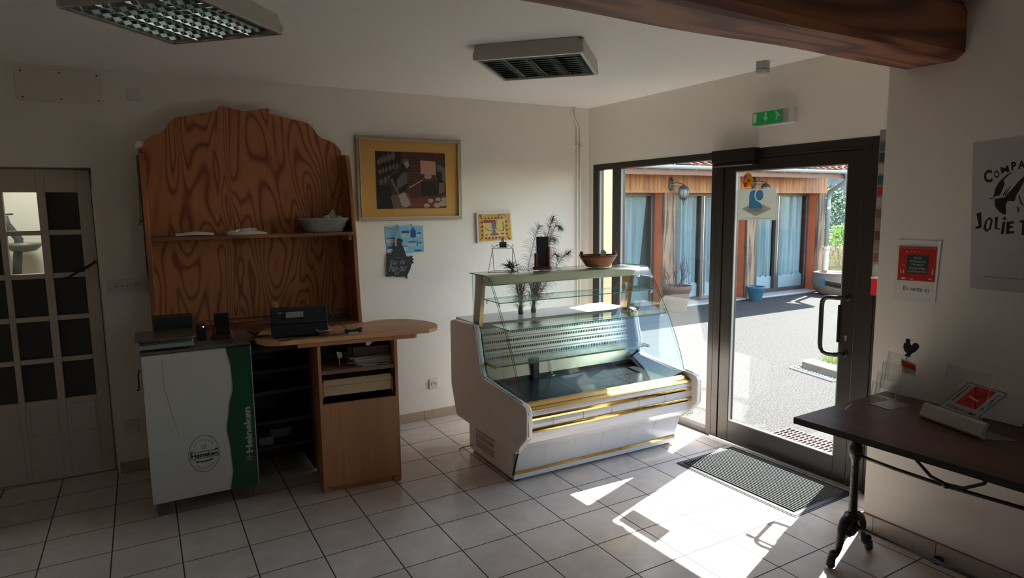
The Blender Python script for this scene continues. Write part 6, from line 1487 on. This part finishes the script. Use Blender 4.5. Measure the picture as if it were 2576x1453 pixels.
bm = B(); tube(bm, [(10.30, 4.105, 2.29), (10.36, 4.11, 2.24), (10.40, 4.13, 2.16), (10.40, 4.20, 2.07), (10.42, 4.36, 2.0), (10.46, 4.50, 1.93), (10.50, 4.55, 1.86), (10.50, 4.55, 1.75), (10.50, 4.55, .82)], .042, 14); dp_ = obj('downpipe', bm, plain('downpipe_zinc', (.30, .34, .35), .35, metal=.3), h, world=True, smooth=True)
bm = B(); tube(bm, [(10.50, 4.55, .82), (10.50, 4.55, GZ)], .052, 14); tube(bm, [(10.50, 4.55, .86), (10.50, 4.55, .78)], .062, 14); obj('pipe_sleeve', bm, plain('sleeve_cream', (.62, .54, .44), .5), dp_, world=True, smooth=True)
bm = B(); tube(bm, [(10.50, 4.55, 1.60), (10.50, 4.55, 1.63)], .050, 14); obj('pipe_collar', bm, steel_m, dp_, world=True)
# tiled roof: half-round tiles running up the slope
bm = B(); sl = math.tan(radians(17)); yt = 4.09; ye = 8.6
box(bm, 2.6, 10.62, 0, 1, -.012, 0, Matrix(((1, 0, 0, 0), (0, ye - yt, 0, yt + .05), (0, (ye - yt) * sl, 1, 2.345), (0, 0, 0, 1))))
obj('roof_deck', bm, plain('roof_underlay', (.25, .12, .08), .8), h, world=True)
bm = B(); ntile = 40
for i in range(ntile):
    xc = 2.7 + i * .2
    for (ya, yb_) in ((yt, 4.6), (4.56, 5.3), (5.26, 6.2), (6.16, 7.4), (7.36, ye)):
        za, zb = 2.345 + (ya - yt) * sl + .012, 2.345 + (yb_ - yt) * sl
        A_ = [bm.verts.new((xc + .082 * cos(pi * k / 8), ya, za + .060 * sin(pi * k / 8))) for k in range(9)]
        C_ = [bm.verts.new((xc + .070 * cos(pi * k / 8), yb_, zb + .050 * sin(pi * k / 8))) for k in range(9)]
        for k in range(8): bm.faces.new((A_[k], A_[k + 1], C_[k + 1], C_[k]))
        A2 = [bm.verts.new((xc + .072 * cos(pi * k / 8), ya, za + .050 * sin(pi * k / 8))) for k in range(9)]
        for k in range(8): bm.faces.new((A_[k], A2[k], A2[k + 1], A_[k + 1]))
obj('roof_tiles', bm, plain('terracotta', (.42, .24, .17), .75, var=.3, vscale=5), h, world=True)
for k, (x0, x1) in enumerate(WIN):
    bm = B(); M = frame((0, 4.95, 0), (1, 0, 0), (0, 0, 1)); zb = -.03
    rframe(bm, x0, zb, x1, 1.94, .085, -.05, .02, M); xm = {0: 5.4, 1: 7.47, 2: 9.50}[k]
    prism(bm, rect(xm - .065, zb + .085, xm + .065, 1.855), -.04, .03, M)
    wf = obj('window', bm, frm, h, world=True)
    bm = B(); prism(bm, rect(xm - .002, .06, xm + .008, 1.855), .03, .035, M); prism(bm, rect(x1 - .10, .06, x1 - .092, 1.855), .02, .024, M); obj('bright_seal', bm, alu_m, wf, world=True)
    for a, b_ in ((x0 + .085, xm - .065), (xm + .065, x1 - .085)):
        bm = B(); prism(bm, rect(a, zb + .08, b_, 1.86), -.02, -.014, M); obj('pane', bm, wg, wf, world=True)
        bm = B(); random.seed(k * 7 + int(a * 3))
        g0 = 0.0
        if k == 0 and b_ > 6: b2 = 6.02
        else: b2 = b_
        wv = [random.uniform(8, 16) for _ in range(3)]
        def cf(u, v, a=a, b2=b2, k=k):
            x = a + (b2 - a) * u + (0.22 * (v) * u if (k == 0 and a > 5) else 0)
            return Vector((x, 5.03 + .018 * sin(wv[0] * u * 3) + .01 * sin(wv[1] * u * 5), .02 + 1.86 * v))
        grid(bm, cf, 90, 2); obj('curtain', bm, cm, wf, world=True, smooth=True)
        bm = B(); P = []
        nsc = max(3, int((b_ - a) / .16))
        top_ = [(a + (b_ - a) * i / 40, .27 + .035 * abs(sin(pi * nsc * i / 40)) + .02 * random.random()) for i in range(41)]
        prism(bm, [(a, .0)] + top_ + [(b_, .0)], .0, .004, frame((0, 4.995, 0), (1, 0, 0), (0, 0, 1))); obj('lace_hem', bm, plain('lace', (.66, .70, .70), .9) if 'lace' not in MATS else MATS['lace'], wf, world=True)
    bm = B(); box(bm, x0, x1, 5.10, 5.14, 0, 1.95); obj('dark_interior', bm, plain('room_dark', (.10, .12, .12), .8) if 'room_dark' not in MATS else MATS['room_dark'], wf, world=True)
bm = B(); box(bm, 8.60, 10.42, 4.62, 4.95, GZ, GZ + .035); box(bm, 6.60, 8.34, 4.66, 4.95, GZ, GZ + .035); obj('door_step', bm, plain('pale_step', (.36, .345, .31), .8, var=.1), h, world=True, bev=.01)
def lantern(x, z, lab):
    t = thing('wall_lantern', lab, 'lantern', (x, 4.70, z), group='lanterns on the timber house'); gm_ = plain('lantern_dark', (.045, .055, .062), .5) if 'lantern_dark' not in MATS else MATS['lantern_dark']
    bm = B(); prism(bm, [(-.045, .16), (-.03, .20), (0, .24), (.03, .20), (.045, .16), (.045, .06), (.02, .02), (-.02, .02), (-.045, .06)], 0, .03, frame((0, 0, 0), (1, 0, 0), (0, 0, 1)))
    tube(bm, [(0, -.03, .14), (.04, -.09, .15), (.09, -.15, .135), (.11, -.17, .12)], .008, 8); tube(bm, [(0, -.03, .10), (.05, -.12, .09), (.12, -.17, .10)], .007, 8); tube(bm, [(.0, -.03, .18), (.02, -.07, .2), (.06, -.1, .17), (.07, -.1, .15)], .005, 6)
    obj('bracket', bm, gm_, t, smooth=True)
    bm = B(); c_ = (.125, -.18, 0); lathe(bm, [(.004, .12), (.02, .10), (.05, .085), (.085, .055), (.090, .045), (.075, .045)], c_, 16); lathe(bm, [(.06, -.115), (.065, -.10), (.03, -.135), (.012, -.16), (.018, -.18), (.006, -.20), (.003, -.23)], c_, 12)
    for i in range(8):
        a = 2 * pi * i / 8; tube(bm, [(c_[0] + r_ * cos(a), c_[1] + r_ * sin(a), z_) for r_, z_ in ((.078, .045), (.088, 0), (.085, -.05), (.062, -.105))], .0035, 5)
    obj('cage', bm, gm_, t, smooth=True)
    bm = B(); lathe(bm, [(.074, .04), (.083, 0), (.080, -.05), (.056, -.10), (.001, -.10)], c_, 16); obj('shade', bm, plain('frosted_shade', (.22, .215, .19), .4) if 'frosted_shade' not in MATS else MATS['frosted_shade'], t, smooth=True)
lantern(6.44, 1.92, 'wrought iron lantern on the house post, seen through the fixed shop window')
lantern(8.47, 1.97, 'wrought iron lantern half hidden behind the artisan sticker')
# pots
t = thing('blue_flowerpot', 'empty blue glazed flowerpot on the gravel by the house post', 'flowerpot', (8.40, 4.50, GZ))
bm = B(); lathe(bm, [(.10, 0), (.105, .01), (.135, .15), (.150, .20), (.153, .205), (.168, .21), (.172, .25), (.170, .262), (.155, .262), (.145, .20), (.12, .15), (.001, .14)], seg=32); obj('pot', bm, plain('blue_glaze', (.030, .095, .145), .3, var=.15), t, smooth=True)
bm = B(); ring(bm, 0, 0, .155, .174, .205, .212, k=32); obj('rim_ridge', bm, MATS['blue_glaze'], t)
t = thing('clay_flowerpot', 'brown clay pot of bare twigs by the left house post', 'flowerpot', (6.36, 4.42, GZ))
bm = B(); lathe(bm, [(.15, 0), (.16, .02), (.215, .34), (.235, .36), (.245, .42), (.24, .43), (.215, .43), (.20, .36), (.001, .35)], seg=32); obj('pot', bm, plain('clay_brown', (.13, .072, .050), .7, var=.2, vscale=10), t, smooth=True)
bm = B(); random.seed(8)
def twig(bm, p, d, L, r, lev):
    P = [Vector(p)]; d = Vector(d).normalized()
    for i in range(5): d = (d + Vector((random.uniform(-.25, .25), random.uniform(-.25, .25), random.uniform(-.05, .25)))).normalized(); P.append(P[-1] + d * L / 5)
    tube(bm, P, [r * (1 - i * .12) for i in range(6)], 5)
    if lev:
        for i in (2, 3, 4): twig(bm, P[i], d + Vector((random.uniform(-.9, .9), random.uniform(-.9, .9), .2)), L * .5, r * .6, lev - 1)
for i in range(9): twig(bm, (random.uniform(-.08, .08), random.uniform(-.08, .08), .36), (random.uniform(-.5, .5), random.uniform(-.5, .5), 1), random.uniform(.28, .46), .007, 2)
obj('twigs', bm, plain('twig_brown', (.055, .035, .028), .8), t)
t = thing('garden_pot', 'large rounded grey clay pot at the right corner of the house', 'flowerpot', (10.3, 4.25, GZ))
bm = B(); lathe(bm, [(.20, 0), (.28, .04), (.36, .20), (.37, .32), (.34, .40), (.36, .43), (.30, .43), (.28, .36), (.001, .34)], seg=32); obj('pot', bm, plain('clay_grey', (.17, .125, .10), .7, var=.15), t, smooth=True)
# planting
def leaf_mat(n_, c0, c1):
    m, t_, b = newmat(n_); oi = N(t_, 'ShaderNodeNewGeometry'); r_ = ramp(t_, [(0, c0), (1, c1)]); t_.links.new(oi.outputs['Random Per Island'], r_.inputs[0]); t_.links.new(r_.outputs[0], b.inputs['Base Color']); b.inputs['Roughness'].default_value = .55
    b.inputs['Subsurface Weight'].default_value = 0
    return m
def bush(loc, rx, ry, rz, n, sz, mat, label, seed, trunk=True, group='bushes beyond the house corner'):
    random.seed(seed); t = thing('bush', label, 'bush', loc, group=group); bm = B()
    for i in range(n):
        a, b_ = random.uniform(0, 2 * pi), random.uniform(-.35, 1) * pi / 2; k = random.uniform(.62, 1.0) * (1 + .16 * sin(5 * a + seed) * cos(4 * b_))
        p = Vector((rx * k * cos(a) * cos(b_), ry * k * sin(a) * cos(b_), rz * (.95 + k * sin(b_))))
        d1 = Vector((random.uniform(-1, 1), random.uniform(-1, 1), random.uniform(-1, 1))).normalized(); d2 = d1.orthogonal().normalized(); s = sz * random.uniform(.6, 1.3)
        bm.faces.new([bm.verts.new(p + q) for q in (-d1 * s, d2 * s * .4, d1 * s, -d2 * s * .4)])
    obj('foliage', bm, mat, t)
    bm = B()
    for i in range(7): a = random.uniform(0, 2 * pi); tube(bm, [(0, 0, 0), (rx * .3 * cos(a), ry * .3 * sin(a), rz * .6), (rx * .6 * cos(a), ry * .6 * sin(a), rz * 1.3)], [.04, .025, .01], 6)
    obj('stems', bm, plain('bush_stem', (.06, .045, .03), .8) if 'bush_stem' not in MATS else MATS['bush_stem'], t)
dk = leaf_mat('leaf_dark', (.025, .075, .02), (.07, .16, .05)); br_ = leaf_mat('leaf_bright', (.10, .25, .02), (.26, .46, .06)); md_ = leaf_mat('leaf_grey_green', (.05, .12, .06), (.13, .22, .12))
bush((16.3, 8.6, GZ), 1.6, 1.2, 1.15, 9000, .05, dk, 'tall dark green bush behind the bright one at the house corner', 1)
bush((14.4, 6.5, GZ), 1.15, .65, .64, 6000, .042, br_, 'bright yellow-green bush right of the downpipe', 2)
bush((13.6, 5.45, GZ), .8, .42, .30, 2600, .045, md_, 'low grey-green shrub in front of the bright bush', 3)
t = thing('lavender_clump', 'clump of pale flowering lavender stems right of the downpipe', 'lavender', (11.75, 4.95, GZ)); bm = B(); b2_ = B(); random.seed(6)
for i in range(260):
    x, y = random.uniform(-.6, .7), random.uniform(-.45, .45); H = random.uniform(.45, .80); dx, dy = random.uniform(-.12, .12), random.uniform(-.12, .12)
    tube(bm, [(x * .6, y * .6, 0), (x * .8 + dx * .5, y * .8 + dy * .5, H * .6), (x + dx, y + dy, H)], .0035, 3); tube(b2_, [(x + dx, y + dy, H - .02), (x + dx * 1.1, y + dy * 1.1, H + .09)], [.010, .004], 5)
obj('stems', bm, plain('lavender_stem', (.30, .36, .16), .8, var=.2), t); obj('flower_spikes', b2_, plain('lavender_flower', (.42, .38, .30), .9, var=.2), t)
# grey hillside behind
random.seed(31)
rockm = plain('dry_hillside', (.15, .14, .13), .95, var=.6, vscale=5, bump=.8, bscale=9)
bm = B()
def hf(u, v):
    x = 12 + 40 * u; y = 2 + 40 * v; d = max(0, (x - 17) * .5 + (y - 9) * .5)
    return Vector((x, y, GZ - .3 + d * 1.5 + .5 * sin(x * 1.3 + y) * cos(y * .9) * min(1, d) + .2 * sin(3.1 * x) * sin(2.7 * y) * min(1, d)))
grid(bm, hf, 90, 90); struct('hillside', bm, rockm, 'grey scrubby hillside rising behind the house corner', 'hill')
# kerb, grates
t = thing('kerb_stone', 'short concrete kerb stone on the gravel beyond the door', 'kerb', (4.9, .7, GZ)); bm = B(); prism(bm, [(4.62, .36), (4.72, .90), (4.80, .96), (4.92, .93), (4.84, .30)], GZ, .03); obj('stone', bm, plain('kerb_concrete', (.17, .155, .125), .9, var=.2, vscale=20), t, world=True, bev=.012)
t = thing('grass_tuft', 'green grass tuft growing behind the kerb stone', 'grass', (5.15, .60, GZ)); bm = B(); random.seed(14)
for i in range(420):
    x, y = random.uniform(-.22, .30), random.uniform(-.42, .30); curl(bm, (x, y, 0), (random.uniform(-.4, .4), random.uniform(-.4, .4), 1), random.uniform(.08, .22), .003, (random.uniform(-.5, .5), 0, -.2), 4, 3)
obj('blades', bm, leaf_mat('grass_blade', (.14, .24, .03), (.38, .42, .10)), t, kind='stuff')
def grate(name, label, pts, nbar, mat, along):
    t = thing(name, label, 'grate', (pts[0][0], pts[0][1], GZ)); bm = B(); a, b_, c_, d_ = [Vector((p[0], p[1], 0)) for p in pts]
    for i in range(nbar + 1):
        s = i / nbar; p, q = a.lerp(b_, s), d_.lerp(c_, s); dd_ = (b_ - a).normalized() * .006; prism(bm, [(p - dd_).xy[:], (p + dd_).xy[:], (q + dd_).xy[:], (q - dd_).xy[:]], GZ + .001, GZ + .014)
    for s in [i / along for i in range(along + 1)]:
        p, q = a.lerp(d_, s), b_.lerp(c_, s); dd_ = (d_ - a).normalized() * .006; prism(bm, [(p - dd_).xy[:], (p + dd_).xy[:], (q + dd_).xy[:], (q - dd_).xy[:]], GZ + .001, GZ + .014)
    obj('bars', bm, mat, t, world=True); bm = B(); prism(bm, [p[:2] for p in pts], GZ + .0005, GZ + .001); obj('pit', bm, black_m, t, world=True)
grate('drain_grate', 'galvanised drain grate along the kerb stone', [(4.50, .42), (4.62, .98), (4.80, .98), (4.68, .36)], 16, plain('galvanised', (.42, .43, .44), .4, metal=.6), 2)
grate('boot_scraper', 'rusty brown metal grate in the ground just outside the door', [(2.62, -.24), (2.62, -1.25), (2.98, -1.25), (2.98, -.24)], 30, plain('rust_brown', (.11, .045, .035), .6, var=.2), 5)
